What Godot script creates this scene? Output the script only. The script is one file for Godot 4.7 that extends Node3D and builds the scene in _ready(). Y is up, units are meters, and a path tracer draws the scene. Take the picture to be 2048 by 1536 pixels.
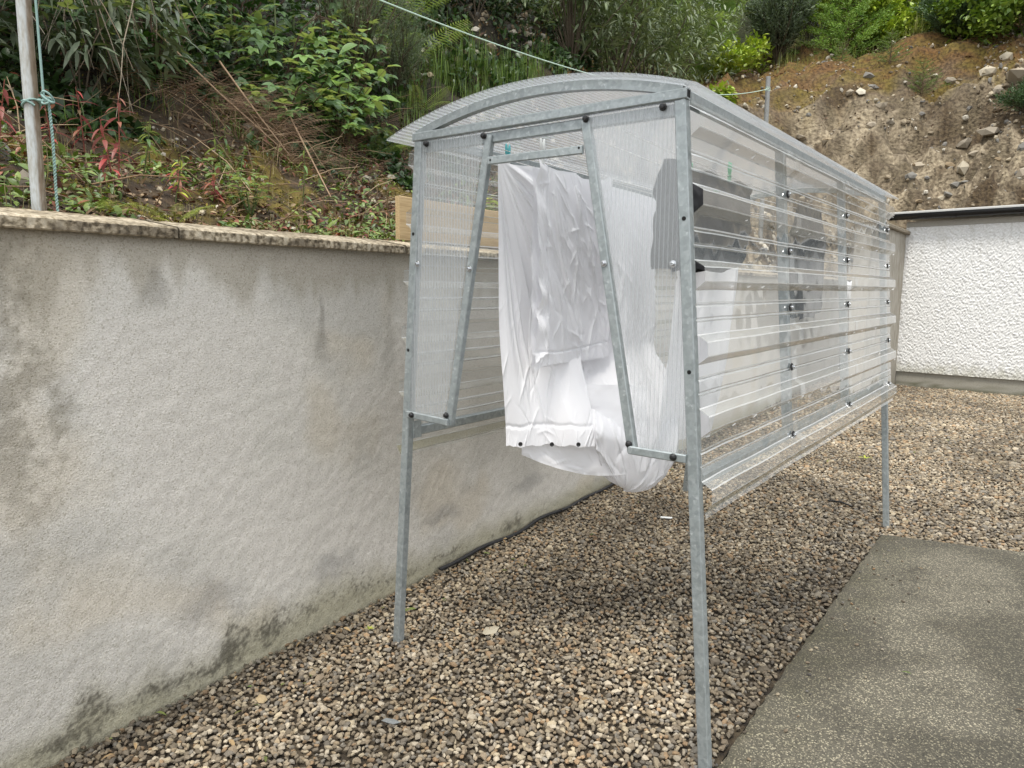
extends Node3D
# A clear-sheeted drying shelter with white laundry on a gravel yard, between a rendered retaining wall and a wooded bank.
# World: the shelter's front stands on z = 0 and its length runs to -z; x points right along its front, y up, metres.

var cam: Camera3D
var rng := RandomNumberGenerator.new()
var used := {}
var M := {}
const S := 0.0764      # the legs' outward lean
const HT := 2.072      # top of the frame
const HALF := 0.541    # half width at the top
const DEEP := 3.01     # length of the shelter
const WX := -1.0531    # the retaining wall's face at z = 0
const WT := 0.05617    # how far it swings per metre
const ZC := -11.5      # the bank turns round here
const RC := 1.6
var XC := -1.253 + ZC * WT
var n_big := FastNoiseLite.new()
var n_mid := FastNoiseLite.new()
var n_small := FastNoiseLite.new()
var n_ridge := FastNoiseLite.new()
var n_cell := FastNoiseLite.new()

func _ready() -> void:
	rng.seed = 20240611
	cam = Camera3D.new()
	cam.name = "camera"
	add_child(cam)
	cam.transform = Transform3D(Basis(Vector3(0.800329, 0.006638, -0.599524), Vector3(-0.08317, 0.9915, -0.100048), Vector3(0.593765, 0.12993, 0.794079)).orthonormalized(), Vector3(1.45064, 1.5, 2.03884))
	cam.fov = 55.672
	cam.near = 0.05
	cam.far = 400.0
	var env := Environment.new()
	env.background_mode = Environment.BG_SKY
	var sky := Sky.new()
	var sm := ProceduralSkyMaterial.new()
	sm.sky_top_color = Color(0.885, 0.9, 0.92)
	sm.sky_horizon_color = Color(0.83, 0.835, 0.84)
	sm.sky_curve = 0.2
	sm.ground_bottom_color = Color(0.3, 0.28, 0.25)
	sm.ground_horizon_color = Color(0.45, 0.44, 0.42)
	sm.sun_angle_max = 1.0
	sky.sky_material = sm
	env.sky = sky
	env.tonemap_mode = Environment.TONE_MAPPER_LINEAR
	env.tonemap_exposure = 2.1
	env.sdfgi_enabled = true
	env.ssao_enabled = true
	env.ssil_enabled = true
	var we := WorldEnvironment.new()
	we.name = "world_environment"
	we.environment = env
	add_child(we)
	var sun := DirectionalLight3D.new()
	sun.name = "sun"
	sun.light_energy = 0.5
	sun.light_angular_distance = 14.0
	sun.light_color = Color(1.0, 0.98, 0.945)
	sun.shadow_enabled = true
	add_child(sun)
	sun.look_at_from_position(Vector3(0.25, 3.0, 1.3), Vector3.ZERO, Vector3.UP)
	n_big.frequency = 0.35; n_big.seed = 3; n_big.fractal_octaves = 3
	n_mid.frequency = 1.1; n_mid.seed = 7; n_mid.fractal_octaves = 3
	n_small.frequency = 4.5; n_small.seed = 11; n_small.fractal_octaves = 3
	n_ridge.frequency = 1.6; n_ridge.seed = 13; n_ridge.fractal_octaves = 2
	for f: FastNoiseLite in [n_big, n_mid, n_small, n_ridge, n_wr]: f.noise_type = FastNoiseLite.TYPE_SIMPLEX_SMOOTH
	n_cell.noise_type = FastNoiseLite.TYPE_CELLULAR; n_cell.frequency = 1.0; n_cell.seed = 5; n_cell.fractal_type = FastNoiseLite.FRACTAL_NONE
	n_wr.frequency = 1.0; n_wr.seed = 17; n_wr.fractal_octaves = 2
	materials()
	plant_meshes()
	build_ground()
	build_walls()
	build_house()
	build_bank()
	build_shelter()
	build_laundry()
	build_poles()
	build_plants()

# ---------------------------------------------------------------- mesh building
class MB:
	var v := PackedVector3Array()
	var n := PackedVector3Array()
	var uv := PackedVector2Array()
	var c := PackedColorArray()
	var idx := PackedInt32Array()
	var col := Color(1, 1, 1)
	func tri(a: Vector3, b: Vector3, d: Vector3) -> void:      # counter-clockwise seen from outside
		var nn := (b - a).cross(d - a).normalized()
		var k := v.size()
		v.append(a); v.append(d); v.append(b)
		for i in 3:
			n.append(nn); uv.append(Vector2.ZERO); c.append(col); idx.append(k + i)
	func quad(a: Vector3, b: Vector3, d: Vector3, e: Vector3) -> void:
		var nn := (b - a).cross(e - a).normalized()
		if nn == Vector3.ZERO: nn = (d - b).cross(e - b).normalized()
		var k := v.size()
		v.append(a); v.append(b); v.append(d); v.append(e)
		uv.append(Vector2(0, 0)); uv.append(Vector2(1, 0)); uv.append(Vector2(1, 1)); uv.append(Vector2(0, 1))
		for i in 4:
			n.append(nn); c.append(col)
		idx.append_array(PackedInt32Array([k, k + 2, k + 1, k, k + 3, k + 2]))
	func prism(ring: PackedVector3Array, off: Vector3) -> void:   # ring counter-clockwise seen from the +off side
		var m := ring.size()
		for i in m:
			var j := (i + 1) % m
			quad(ring[i], ring[j], ring[j] + off, ring[i] + off)
		for i in range(1, m - 1):
			tri(ring[0] + off, ring[i] + off, ring[i + 1] + off)
			tri(ring[0], ring[i + 1], ring[i])
	func bar(a: Vector3, b: Vector3, w: float, h: float, up: Vector3, ch := 0.003) -> void:
		var d := (b - a).normalized()
		var s := d.cross(up).normalized()
		var u := s.cross(d)
		var r := PackedVector3Array()
		var x := w / 2; var y := h / 2
		for p: Vector2 in [Vector2(x, -y + ch), Vector2(x, y - ch), Vector2(x - ch, y), Vector2(-x + ch, y), Vector2(-x, y - ch), Vector2(-x, -y + ch), Vector2(-x + ch, -y), Vector2(x - ch, -y)]:
			r.append(a + u * p.y - s * p.x)
		prism(r, b - a)
	func box(o: Vector3, sz: Vector3, ch := 0.002) -> void:
		bar(o - Vector3(sz.x / 2, 0, 0), o + Vector3(sz.x / 2, 0, 0), sz.z, sz.y, Vector3.UP, ch)
	func tube(pts: PackedVector3Array, rad: PackedFloat32Array, sides := 8) -> void:
		var k := v.size()
		var m := pts.size()
		var s := Vector3.ZERO
		for i in m:
			var d := (pts[mini(i + 1, m - 1)] - pts[maxi(i - 1, 0)]).normalized()
			if s == Vector3.ZERO: s = d.cross(Vector3(0.31, 0.2, 0.93)).normalized()
			s = (s - d * s.dot(d)).normalized()
			var t := d.cross(s)
			var rr := rad[mini(i, rad.size() - 1)]
			for j in sides + 1:
				var a := TAU * j / sides
				var o := s * cos(a) + t * sin(a)
				v.append(pts[i] + o * rr); n.append(o); uv.append(Vector2(float(j) / sides, i)); c.append(col)
		for i in m - 1:
			for j in sides:
				var p := k + i * (sides + 1) + j
				var q := p + sides + 1
				idx.append_array(PackedInt32Array([p, q, p + 1, p + 1, q, q + 1]))
		for e in 2:
			var at: int = 0 if e == 0 else m - 1
			var dd := (pts[0] - pts[1]).normalized() if e == 0 else (pts[m - 1] - pts[m - 2]).normalized()
			var kk := v.size()
			v.append(pts[at]); n.append(dd); uv.append(Vector2.ZERO); c.append(col)
			for j in sides + 1:
				v.append(v[k + at * (sides + 1) + j]); n.append(dd); uv.append(Vector2.ZERO); c.append(col)
			for j in sides:
				if e == 0: idx.append_array(PackedInt32Array([kk, kk + 1 + j, kk + 2 + j]))
				else: idx.append_array(PackedInt32Array([kk, kk + 2 + j, kk + 1 + j]))
	func lathe(xf: Transform3D, prof: PackedVector2Array, sides := 10) -> void:   # (radius, height along local z)
		for i in prof.size() - 1:
			for j in sides:
				var a0 := TAU * j / sides; var a1 := TAU * (j + 1) / sides
				var p0 := prof[i]; var p1 := prof[i + 1]
				var A := xf * Vector3(cos(a0) * p0.x, sin(a0) * p0.x, p0.y)
				var B := xf * Vector3(cos(a1) * p0.x, sin(a1) * p0.x, p0.y)
				var C := xf * Vector3(cos(a1) * p1.x, sin(a1) * p1.x, p1.y)
				var D := xf * Vector3(cos(a0) * p1.x, sin(a0) * p1.x, p1.y)
				if p1.x < 1e-5: tri(A, B, C)
				elif p0.x < 1e-5: tri(A, C, D)
				else: quad(A, B, C, D)
	func grid(nu: int, nv: int, f: Callable, fc = null) -> void:    # the outside is on the side of dP/du x dP/dv
		var k := v.size()
		for i in nu + 1:
			for j in nv + 1:
				var u := float(i) / nu; var w := float(j) / nv
				v.append(f.call(u, w)); uv.append(Vector2(u, w)); c.append(fc.call(u, w) if fc != null else col)
		var m := nv + 1
		for i in nu + 1:
			for j in m:
				var du := v[k + mini(i + 1, nu) * m + j] - v[k + maxi(i - 1, 0) * m + j]
				var dv := v[k + i * m + mini(j + 1, nv)] - v[k + i * m + maxi(j - 1, 0)]
				var nn := du.cross(dv)
				n.append(nn.normalized() if nn.length_squared() > 1e-16 else Vector3.UP)
		for i in nu:
			for j in nv:
				var p := k + i * m + j
				idx.append_array(PackedInt32Array([p, p + m + 1, p + m, p, p + 1, p + m + 1]))
	func put(mesh: ArrayMesh, mat: Material) -> ArrayMesh:
		if v.is_empty(): return mesh
		var a := []
		a.resize(Mesh.ARRAY_MAX)
		a[Mesh.ARRAY_VERTEX] = v; a[Mesh.ARRAY_NORMAL] = n; a[Mesh.ARRAY_TEX_UV] = uv; a[Mesh.ARRAY_COLOR] = c; a[Mesh.ARRAY_INDEX] = idx
		mesh.add_surface_from_arrays(Mesh.PRIMITIVE_TRIANGLES, a)
		mesh.surface_set_material(mesh.get_surface_count() - 1, mat)
		return mesh
	func done(mat: Material) -> ArrayMesh:
		return put(ArrayMesh.new(), mat)

class Inst:
	var b := PackedFloat32Array()
	func add(t: Transform3D, c: Color) -> void:
		var x := t.basis.x; var y := t.basis.y; var z := t.basis.z; var o := t.origin
		b.append_array(PackedFloat32Array([x.x, y.x, z.x, o.x, x.y, y.y, z.y, o.y, x.z, y.z, z.z, o.z, c.r, c.g, c.b, 1.0]))

# ---------------------------------------------------------------- nodes
func numbered(called: String, parent: Node) -> String:
	var key := str(parent.get_instance_id()) + called
	if not used.has(key):
		used[key] = 0
		return called
	used[key] += 1
	return "%s_%03d" % [called, used[key]]

func node_of(called: String, mesh: Mesh, parent: Node = self, at := Transform3D()) -> MeshInstance3D:
	var o := MeshInstance3D.new()
	o.name = numbered(called, parent)
	o.mesh = mesh
	o.transform = at
	parent.add_child(o, true)
	return o

func thing(called: String, label: String, category: String, at := Vector3.ZERO, group := "") -> Node3D:
	var o := Node3D.new()
	o.name = numbered(called, self)
	add_child(o, true)
	o.position = at
	tag(o, label, category, group)
	return o

func tag(o: Node, label: String, category := "", group := "", kind := "") -> void:
	if label: o.set_meta("label", label)
	if category: o.set_meta("category", category)
	if group: o.set_meta("group", group)
	if kind: o.set_meta("kind", kind)

func many(called: String, mesh: Mesh, inst: Inst, parent: Node = self) -> MultiMeshInstance3D:
	var mm := MultiMesh.new()
	mm.transform_format = MultiMesh.TRANSFORM_3D
	mm.use_colors = true
	mm.mesh = mesh
	mm.instance_count = inst.b.size() / 16
	mm.buffer = inst.b
	var o := MultiMeshInstance3D.new()
	o.name = numbered(called, parent)
	o.multimesh = mm
	o.set_meta("kind", "stuff")
	parent.add_child(o, true)
	return o

func lin(r: float, g: float, b: float) -> Color: return Color(r, g, b).linear_to_srgb()
func rv() -> Vector3:
	while true:
		var p := Vector3(rng.randf_range(-1, 1), rng.randf_range(-1, 1), rng.randf_range(-1, 1))
		if p.length_squared() < 1.0 and p.length_squared() > 0.01: return p.normalized()
	return Vector3.UP
func rr(a: float, b: float) -> float: return rng.randf_range(a, b)
func aim(at: Vector3, d: Vector3, nrm: Vector3, s := 1.0) -> Transform3D:    # x along d, y near nrm
	var x := d.normalized()
	var z := x.cross(nrm)
	if z.length_squared() < 1e-6: z = x.cross(Vector3(0.3, 0.5, 0.8))
	z = z.normalized()
	return Transform3D(Basis(x * s, z.cross(x) * s, z * s), at)

func noise_tex(type: int, freq: float, ramp = null, size := 512, octaves := 4, seed_ := 1, ret := FastNoiseLite.RETURN_DISTANCE) -> NoiseTexture2D:
	var f := FastNoiseLite.new()
	f.noise_type = type; f.frequency = freq; f.seed = seed_
	f.fractal_octaves = octaves
	if octaves <= 1: f.fractal_type = FastNoiseLite.FRACTAL_NONE
	f.cellular_return_type = ret
	var t := NoiseTexture2D.new()
	t.width = size; t.height = size; t.seamless = true; t.noise = f
	if ramp != null: t.color_ramp = ramp
	return t

func ramp_of(stops: Array) -> Gradient:
	var g := Gradient.new()
	var o := PackedFloat32Array(); var c := PackedColorArray()
	for s in stops:
		o.append(s[0]); c.append(s[1])
	g.offsets = o; g.colors = c
	return g

func mat(color: Color, rough := 0.8, metal := 0.0) -> StandardMaterial3D:
	var m := StandardMaterial3D.new()
	m.albedo_color = color; m.roughness = rough; m.metallic = metal
	return m

func tri_map(m: StandardMaterial3D, scale: float) -> StandardMaterial3D:
	m.uv1_triplanar = true; m.uv1_world_triplanar = true; m.uv1_scale = Vector3.ONE * scale
	return m

func vmat(rough := 0.85) -> StandardMaterial3D:
	var m := mat(Color.WHITE, rough)
	m.vertex_color_use_as_albedo = true
	return m

func relief(m: StandardMaterial3D, t: Texture2D, cm: float) -> StandardMaterial3D:
	m.heightmap_enabled = true; m.heightmap_texture = t; m.heightmap_scale = cm
	return m

func pane(alpha: float, rough: float, color := Color(0.92, 0.95, 0.95)) -> StandardMaterial3D:
	var m := mat(Color(color, alpha), rough)
	m.transparency = BaseMaterial3D.TRANSPARENCY_ALPHA
	return m

func leaf_mat(rough := 0.5) -> StandardMaterial3D:
	var m := vmat(rough)
	m.backlight_enabled = true; m.backlight = Color(0.55, 0.6, 0.3)
	return m

# Grain: many small flecks strewn over a tone, softened a little.
func grain_tex(size: int, n: int, lo: int, hi: int, base: Color, cols: Array, seed_: int, soft := 2) -> ImageTexture:
	var r := RandomNumberGenerator.new()
	r.seed = seed_
	var im := Image.create(size, size, false, Image.FORMAT_RGB8)
	im.fill(base)
	for i in n:
		var w := r.randi_range(lo, hi); var h := r.randi_range(lo, hi)
		var x := r.randi() % size; var y := r.randi() % size
		var c: Color = cols[r.randi() % cols.size()]
		for ox: int in ([0, -size] if x + w > size else [0]):
			for oy: int in ([0, -size] if y + h > size else [0]):
				im.fill_rect(Rect2i(x + ox, y + oy, w, h), c)
	im.resize(size / soft, size / soft, Image.INTERPOLATE_LANCZOS)
	im.resize(size, size, Image.INTERPOLATE_CUBIC)
	return ImageTexture.create_from_image(im)

func grey(x: float) -> Color: return Color(x, x, x)

func materials() -> void:
	var zinc := mat(Color.WHITE, 0.48, 0.4)
	zinc.albedo_texture = noise_tex(FastNoiseLite.TYPE_CELLULAR, 0.045, ramp_of([[0.0, Color(0.55, 0.58, 0.585)], [0.5, Color(0.605, 0.635, 0.64)], [0.85, Color(0.65, 0.678, 0.682)], [1.0, Color(0.76, 0.785, 0.79)]]), 512, 2, 5, FastNoiseLite.RETURN_CELL_VALUE)
	zinc.roughness_texture = noise_tex(FastNoiseLite.TYPE_CELLULAR, 0.03, ramp_of([[0.0, Color(0.75, 0.75, 0.75)], [1.0, Color(1, 1, 1)]]), 256, 1, 9, FastNoiseLite.RETURN_CELL_VALUE)
	M.zinc = tri_map(zinc, 3.1)
	M.dull_zinc = tri_map(mat(Color(1, 1, 1), 0.6, 0.0), 3.0)
	M.dull_zinc.albedo_texture = noise_tex(FastNoiseLite.TYPE_SIMPLEX_SMOOTH, 0.012, ramp_of([[0.0, Color(0.8, 0.76, 0.7)], [0.4, Color(0.9, 0.89, 0.87)], [0.55, Color(0.97, 0.97, 0.97)], [1.0, Color(1, 1, 1)]]), 512, 5, 11)
	M.dull_zinc.uv1_scale = Vector3(14, 3.0, 14)
	M.dull_zinc.vertex_color_use_as_albedo = true
	M.black = mat(lin(0.012, 0.012, 0.013), 0.35)
	M.rubber = mat(lin(0.014, 0.014, 0.015), 0.7)
	M.hole = mat(lin(0.004, 0.004, 0.004), 0.9)
	M.bolt = mat(Color(0.8, 0.81, 0.82), 0.25, 0.9)
	M.clear = pane(0.14, 0.04)
	M.dust_sheen = pane(0.27, 0.1, Color(0.86, 0.87, 0.86))  # dust, whitened to stand in for sky mirrored on up-facing facets and crests
	M.grime_shade = pane(0.4, 0.12, Color(0.57, 0.56, 0.5))  # dirt plus painted shading: browner where lower facets mirror the ground
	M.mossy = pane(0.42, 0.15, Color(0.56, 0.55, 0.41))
	M.pale_bend = pane(0.6, 0.1, Color(0.93, 0.94, 0.94))  # bright fold lines, painted in place of light refracted at the bends
	M.bend = pane(0.4, 0.12, Color(0.62, 0.64, 0.63))  # grey fold lines, likewise painted in place of refraction
	M.skin = pane(0.17, 0.2, Color(0.8, 0.82, 0.83))
	M.web = pane(0.36, 0.3, Color(0.87, 0.89, 0.9))
	M.roof = pane(0.13, 0.15, Color(0.84, 0.86, 0.87))
	M.roof.backlight_enabled = true; M.roof.backlight = Color(0.34, 0.34, 0.35)
	M.drop = pane(0.55, 0.08, Color(1, 1, 1))
	var grain := noise_tex(FastNoiseLite.TYPE_SIMPLEX_SMOOTH, 0.05, null, 512, 4, 3)
	var plaster := vmat(0.9)
	plaster.albedo_texture = grain_tex(512, 6500, 4, 13, Color(0.9, 0.895, 0.88), [Color(0.85, 0.84, 0.82), Color(0.93, 0.925, 0.915), Color(0.95, 0.945, 0.935), Color(0.88, 0.87, 0.855), Color(0.9, 0.89, 0.87), Color(0.92, 0.91, 0.9), Color(0.9, 0.89, 0.88), Color(0.78, 0.765, 0.735)], 5, 3)
	M.plaster = relief(tri_map(plaster, 4.1), grain_tex(512, 7000, 4, 15, grey(0.5), [grey(0.35), grey(0.5), grey(0.6), grey(0.75), grey(0.45), grey(0.55)], 6, 3), 0.26)
	var cope := vmat(0.9)
	cope.albedo_texture = noise_tex(FastNoiseLite.TYPE_SIMPLEX_SMOOTH, 0.03, ramp_of([[0.0, Color(0.3, 0.28, 0.25)], [0.35, Color(0.7, 0.67, 0.62)], [0.55, Color(0.95, 0.93, 0.9)], [1.0, Color(1, 1, 1)]]), 512, 5, 31)
	M.cope = relief(tri_map(cope, 2.2), grain, 0.3)
	var pad := vmat(0.85)
	pad.albedo_texture = grain_tex(1024, 34000, 2, 8, Color(0.52, 0.51, 0.48), [Color(0.95, 0.93, 0.86), Color(0.42, 0.41, 0.38), Color(0.46, 0.455, 0.43), Color(0.6, 0.59, 0.56), Color(0.52, 0.51, 0.48), Color(0.95, 0.93, 0.87), Color(0.38, 0.37, 0.35), Color(0.56, 0.55, 0.51), Color(0.8, 0.78, 0.72), Color(0.5, 0.49, 0.47)], 7)
	M.pad = relief(tri_map(pad, 1.25), grain_tex(1024, 34000, 2, 8, grey(0.5), [grey(0.3), grey(0.5), grey(0.65), grey(0.4)], 7), 0.2)
	var soil := vmat(0.95)
	soil.albedo_texture = noise_tex(FastNoiseLite.TYPE_SIMPLEX_SMOOTH, 0.025, ramp_of([[0.0, Color(0.35, 0.33, 0.3)], [0.4, Color(0.75, 0.72, 0.68)], [0.62, Color(0.98, 0.96, 0.92)], [1.0, Color(1, 1, 1)]]), 512, 6, 51)
	M.soil = relief(tri_map(soil, 0.9), noise_tex(FastNoiseLite.TYPE_SIMPLEX_SMOOTH, 0.02, null, 512, 6, 52), 4.0)
	M.stone = relief(tri_map(vmat(0.85), 9.0), grain, 0.15)
	M.dash = vmat(0.85)
	M.cloth = mat(Color(0.955, 0.955, 0.968), 0.9)
	M.cloth.backlight_enabled = true; M.cloth.backlight = Color(0.7, 0.7, 0.7)
	M.dark_cloth = mat(lin(0.02, 0.02, 0.023), 0.95)
	M.leaf = leaf_mat(0.42)
	M.dry = leaf_mat(0.85)
	M.dry.backlight = Color(0.35, 0.32, 0.28)
	M.bark = relief(tri_map(vmat(0.9), 6.0), grain, 0.3)
	var wood := mat(Color.WHITE, 0.8)
	wood.albedo_texture = noise_tex(FastNoiseLite.TYPE_SIMPLEX_SMOOTH, 0.02, ramp_of([[0.0, Color(0.62, 0.52, 0.37)], [0.5, Color(0.72, 0.62, 0.46)], [1.0, Color(0.8, 0.71, 0.55)]]), 512, 4, 61)
	M.wood = tri_map(wood, 1.0)
	M.wood.uv1_scale = Vector3(5, 12, 0.35)
	M.rope = mat(lin(0.25, 0.38, 0.35), 0.8)
	M.cord = mat(lin(0.55, 0.72, 0.6), 0.6)
	M.teal = mat(lin(0.1, 0.42, 0.45), 0.4)
	M.white_plastic = mat(lin(0.75, 0.77, 0.76), 0.4)
	M.green_plastic = mat(lin(0.1, 0.45, 0.25), 0.4)
	M.gutter = mat(lin(0.008, 0.008, 0.009), 0.25)
	M.glass = pane(0.1, 0.02, Color(0.2, 0.25, 0.28))
	M.paint = mat(lin(0.6, 0.6, 0.58), 0.6)

# ---------------------------------------------------------------- the bank's shape
func pw(u: float, p: Array) -> float:
	for i in range(1, p.size()):
		if u < p[i].x:
			return lerpf(p[i - 1].y, p[i].y, clampf((u - p[i - 1].x) / (p[i].x - p[i - 1].x), 0, 1))
	return p[-1].y

func bank_base(q: float, u: float) -> float:
	var k := smoothstep(7.0, 11.5, q)
	var h := 0.0
	if k < 1.0:
		h += (1.0 - k) * pw(u, [Vector2(-1, 1.6), Vector2(0, 1.7), Vector2(0.25, 1.76), Vector2(1.3, 2.2), Vector2(2.2, 2.85), Vector2(6, 6.0), Vector2(14, 11)])
	if k > 0.0:
		var hc := 3.0 + 1.9 * smoothstep(15.5, 19.0, q)
		var w := 0.5 + hc / 1.35
		h += k * pw(u, [Vector2(-1, 1.6), Vector2(0, 1.7), Vector2(0.5, 1.85), Vector2(w, 1.85 + hc), Vector2(w + 4.5, 3.85 + hc), Vector2(18, 9.5 + hc)])
	return h

func path_point(q: float) -> Array:     # point and outward direction
	if q < 16.5:
		return [Vector3(-1.253 + (5.0 - q) * WT, 0, 5.0 - q), Vector3(-1, 0, 0)]
	var a := (q - 16.5) / RC
	if a < PI / 2:
		return [Vector3(XC + RC - RC * cos(a), 0, ZC - RC * sin(a)), Vector3(-cos(a), 0, -sin(a))]
	return [Vector3(XC + RC + (a - PI / 2) * RC, 0, ZC - RC), Vector3(0, 0, -1)]

func path_of(x: float, z: float) -> Vector2:
	if z > ZC: return Vector2(5.0 - z, -1.253 + z * WT - x)
	var cx := XC + RC
	if x < cx:
		return Vector2(16.5 + RC * atan2(-(z - ZC), -(x - cx)), Vector2(x - cx, z - ZC).length() - RC)
	return Vector2(16.5 + RC * PI / 2 + (x - cx), (ZC - RC) - z)

func bank_y(x: float, z: float, qu := Vector2(INF, 0)) -> float:
	if qu.x == INF: qu = path_of(x, z)
	var k := smoothstep(7.0, 11.5, qu.x)
	var fade := smoothstep(0.0, 0.5, qu.y)
	var h := bank_base(qu.x, qu.y)
	h += fade * (n_big.get_noise_2d(x, z) * lerpf(0.12, 0.4, k) + n_mid.get_noise_2d(x, z) * lerpf(0.05, 0.34, k) + n_small.get_noise_2d(x, z) * lerpf(0.03, 0.13, k))
	if k > 0.2:
		var wc := 0.5 + (3.0 + 1.9 * smoothstep(15.5, 19.0, qu.x)) / 1.35
		h += fade * k * (0.5 - absf(n_ridge.get_noise_2d(x, z))) * 0.65 * smoothstep(wc, wc - 1.3, qu.y)
	return h

func on_bank(x: float, z: float, sink := 0.02) -> Vector3: return Vector3(x, bank_y(x, z) - sink, z)

func bank_color(x: float, z: float, q: float, u: float) -> Color:
	var k := smoothstep(10.5, 13.0, q)
	var a := n_mid.get_noise_2d(x * 1.3 + 40, z * 1.3)
	var b := n_small.get_noise_2d(x + 9, z * 1.2)
	var near := Color(0.085, 0.058, 0.033).lerp(Color(0.045, 0.032, 0.019), clampf(0.5 + a, 0, 1))
	near = near.lerp(Color(0.15, 0.115, 0.016), smoothstep(0.02, 0.3, a + b * 0.4 - absf(u - 1.1) * 0.25 + 0.1))
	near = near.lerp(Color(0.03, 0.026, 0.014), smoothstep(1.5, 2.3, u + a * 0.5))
	if k <= 0.0: return near
	var hc := 3.0 + 1.9 * smoothstep(15.5, 19.0, q)
	var w := 0.5 + hc / 1.35
	var cliff := Color(0.16, 0.13, 0.09).lerp(Color(0.42, 0.365, 0.275), smoothstep(-0.35, 0.4, a + b * 0.5))
	cliff = cliff.lerp(Color(0.1, 0.072, 0.04), smoothstep(0.0, 0.4, n_mid.get_noise_2d(x * 0.8 - 20, z * 0.8 + 7)))
	var moss := Color(0.17, 0.092, 0.03).lerp(Color(0.17, 0.13, 0.03), smoothstep(-0.2, 0.3, b + a * 0.5))
	var far := cliff.lerp(moss, smoothstep(w - 1.0, w - 0.15, u + a * 0.9 + b * 0.3))
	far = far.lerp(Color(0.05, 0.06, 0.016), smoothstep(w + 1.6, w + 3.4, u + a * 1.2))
	return near.lerp(far, k)

# ---------------------------------------------------------------- leaves and plants
func leaf_mesh(L: float, W: float, fold: float, curl: float, nu := 4, m: Material = null, widest := 0.8, tooth := 0.0) -> ArrayMesh:
	var b := MB.new()
	leaf_into(b, Transform3D(), L, W, fold, curl, nu, widest, tooth)
	return b.done(m if m else M.leaf)

func leaf_into(b: MB, xf: Transform3D, L: float, W: float, fold: float, curl: float, nu := 4, widest := 0.8, tooth := 0.0) -> void:
	b.grid(2, nu, func(v: float, u: float):
		var s := sin(PI * pow(u, widest)) * (1.0 - tooth * absf(sin(u * nu * PI * 0.5 + 0.6)))
		return xf * Vector3(u * L, fold * absf(v - 0.5) * W * s * 2.0 - curl * u * u * L, (v - 0.5) * W * s))

func trifoliate(s: float) -> ArrayMesh:
	var b := MB.new()
	for k in [-1, 0, 1]:
		var xf := Transform3D(Basis(Vector3.UP, k * 1.15), Vector3(0.25 * s, 0, 0) if k == 0 else Vector3(0.2 * s, 0.0, 0))
		leaf_into(b, xf, s * (0.8 if k == 0 else 0.68), s * (0.52 if k == 0 else 0.44), 0.18, 0.16, 6, 0.75, 0.16)
	b.tube(PackedVector3Array([Vector3(-0.25 * s, -0.06 * s, 0), Vector3(0.27 * s, 0, 0)]), PackedFloat32Array([0.012 * s]), 4)
	return b.done(null)

func frond_mesh(L: float, W: float, droop: float, pairs: int, m: Material, up := 0.5, double := false) -> ArrayMesh:
	var b := MB.new()
	var spine := func(u: float) -> Vector3: return Vector3(L * u * (1.0 - 0.15 * u * droop), L * (up * u - (0.5 + up * 0.4) * droop * u * u), 0)
	var pts := PackedVector3Array()
	for i in 9: pts.append(spine.call(i / 8.0))
	b.tube(pts, PackedFloat32Array([0.004, 0.0035, 0.003, 0.003, 0.0025, 0.002, 0.002, 0.0015, 0.001]), 4)
	for i in pairs:
		var u := 0.14 + 0.84 * i / pairs
		var p: Vector3 = spine.call(u)
		var d: Vector3 = (spine.call(u + 0.02) - p).normalized()
		var len := W * (0.15 + 0.85 * pow(sin(PI * clampf(0.2 + (u - 0.14) * 0.93, 0, 1)), 0.8))
		for s in [-1, 1]:
			var dir: Vector3 = (Vector3(0, -0.12, s) + d * 0.42).normalized()
			var xf := aim(p, dir, Vector3(0, 1, 0) - d * d.y)
			if double:
				var nn := 7
				for j in nn:
					var t := 0.1 + 0.86 * j / nn
					for s2 in [-1, 1]:
						var x2 := xf * aim(Vector3(len * t, -0.1 * len * t * t, 0), Vector3(0.5, 0, s2), Vector3.UP)
						leaf_into(b, x2, len * 0.26 * (1.0 - t * 0.75), len * 0.13 * (1.0 - t * 0.6), 0.1, 0.1, 2, 0.8)
				leaf_into(b, xf, len, len * 0.07, 0.1, 0.15, 3, 0.9)
			else:
				leaf_into(b, xf, len, minf(len * 0.14, 0.24 / pairs * 1.4), 0.15, 0.2, 7, 0.6, 0.45)
	return b.done(m)

func tint(a: Color, b: Color, spread := 0.18) -> Color:
	var c := a.lerp(b, rng.randf())
	var k := 1.0 + rr(-spread, spread)
	return Color(c.r * k, c.g * k, c.b * k)

func stems(parent: Node, tips: PackedVector3Array, r: float, color: Color, called := "stems", bend := 0.25) -> void:
	var b := MB.new()
	b.col = color
	for t in tips:
		var pts := PackedVector3Array(); var rad := PackedFloat32Array()
		var side := Vector3(rr(-1, 1), 0, rr(-1, 1)) * t.length() * bend * 0.4
		for i in 6:
			var u := i / 5.0
			pts.append(Vector3(t.x * u, t.y * pow(u, 0.85) + bend * 0.4 * t.length() * sin(u * PI), t.z * u) + side * sin(u * PI))
			rad.append(r * (1.0 - 0.75 * u))
		b.tube(pts, rad, 5)
	var o := node_of(called, b.done(M.bark), parent)
	if tips.size() > 12: o.set_meta("kind", "stuff")

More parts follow.
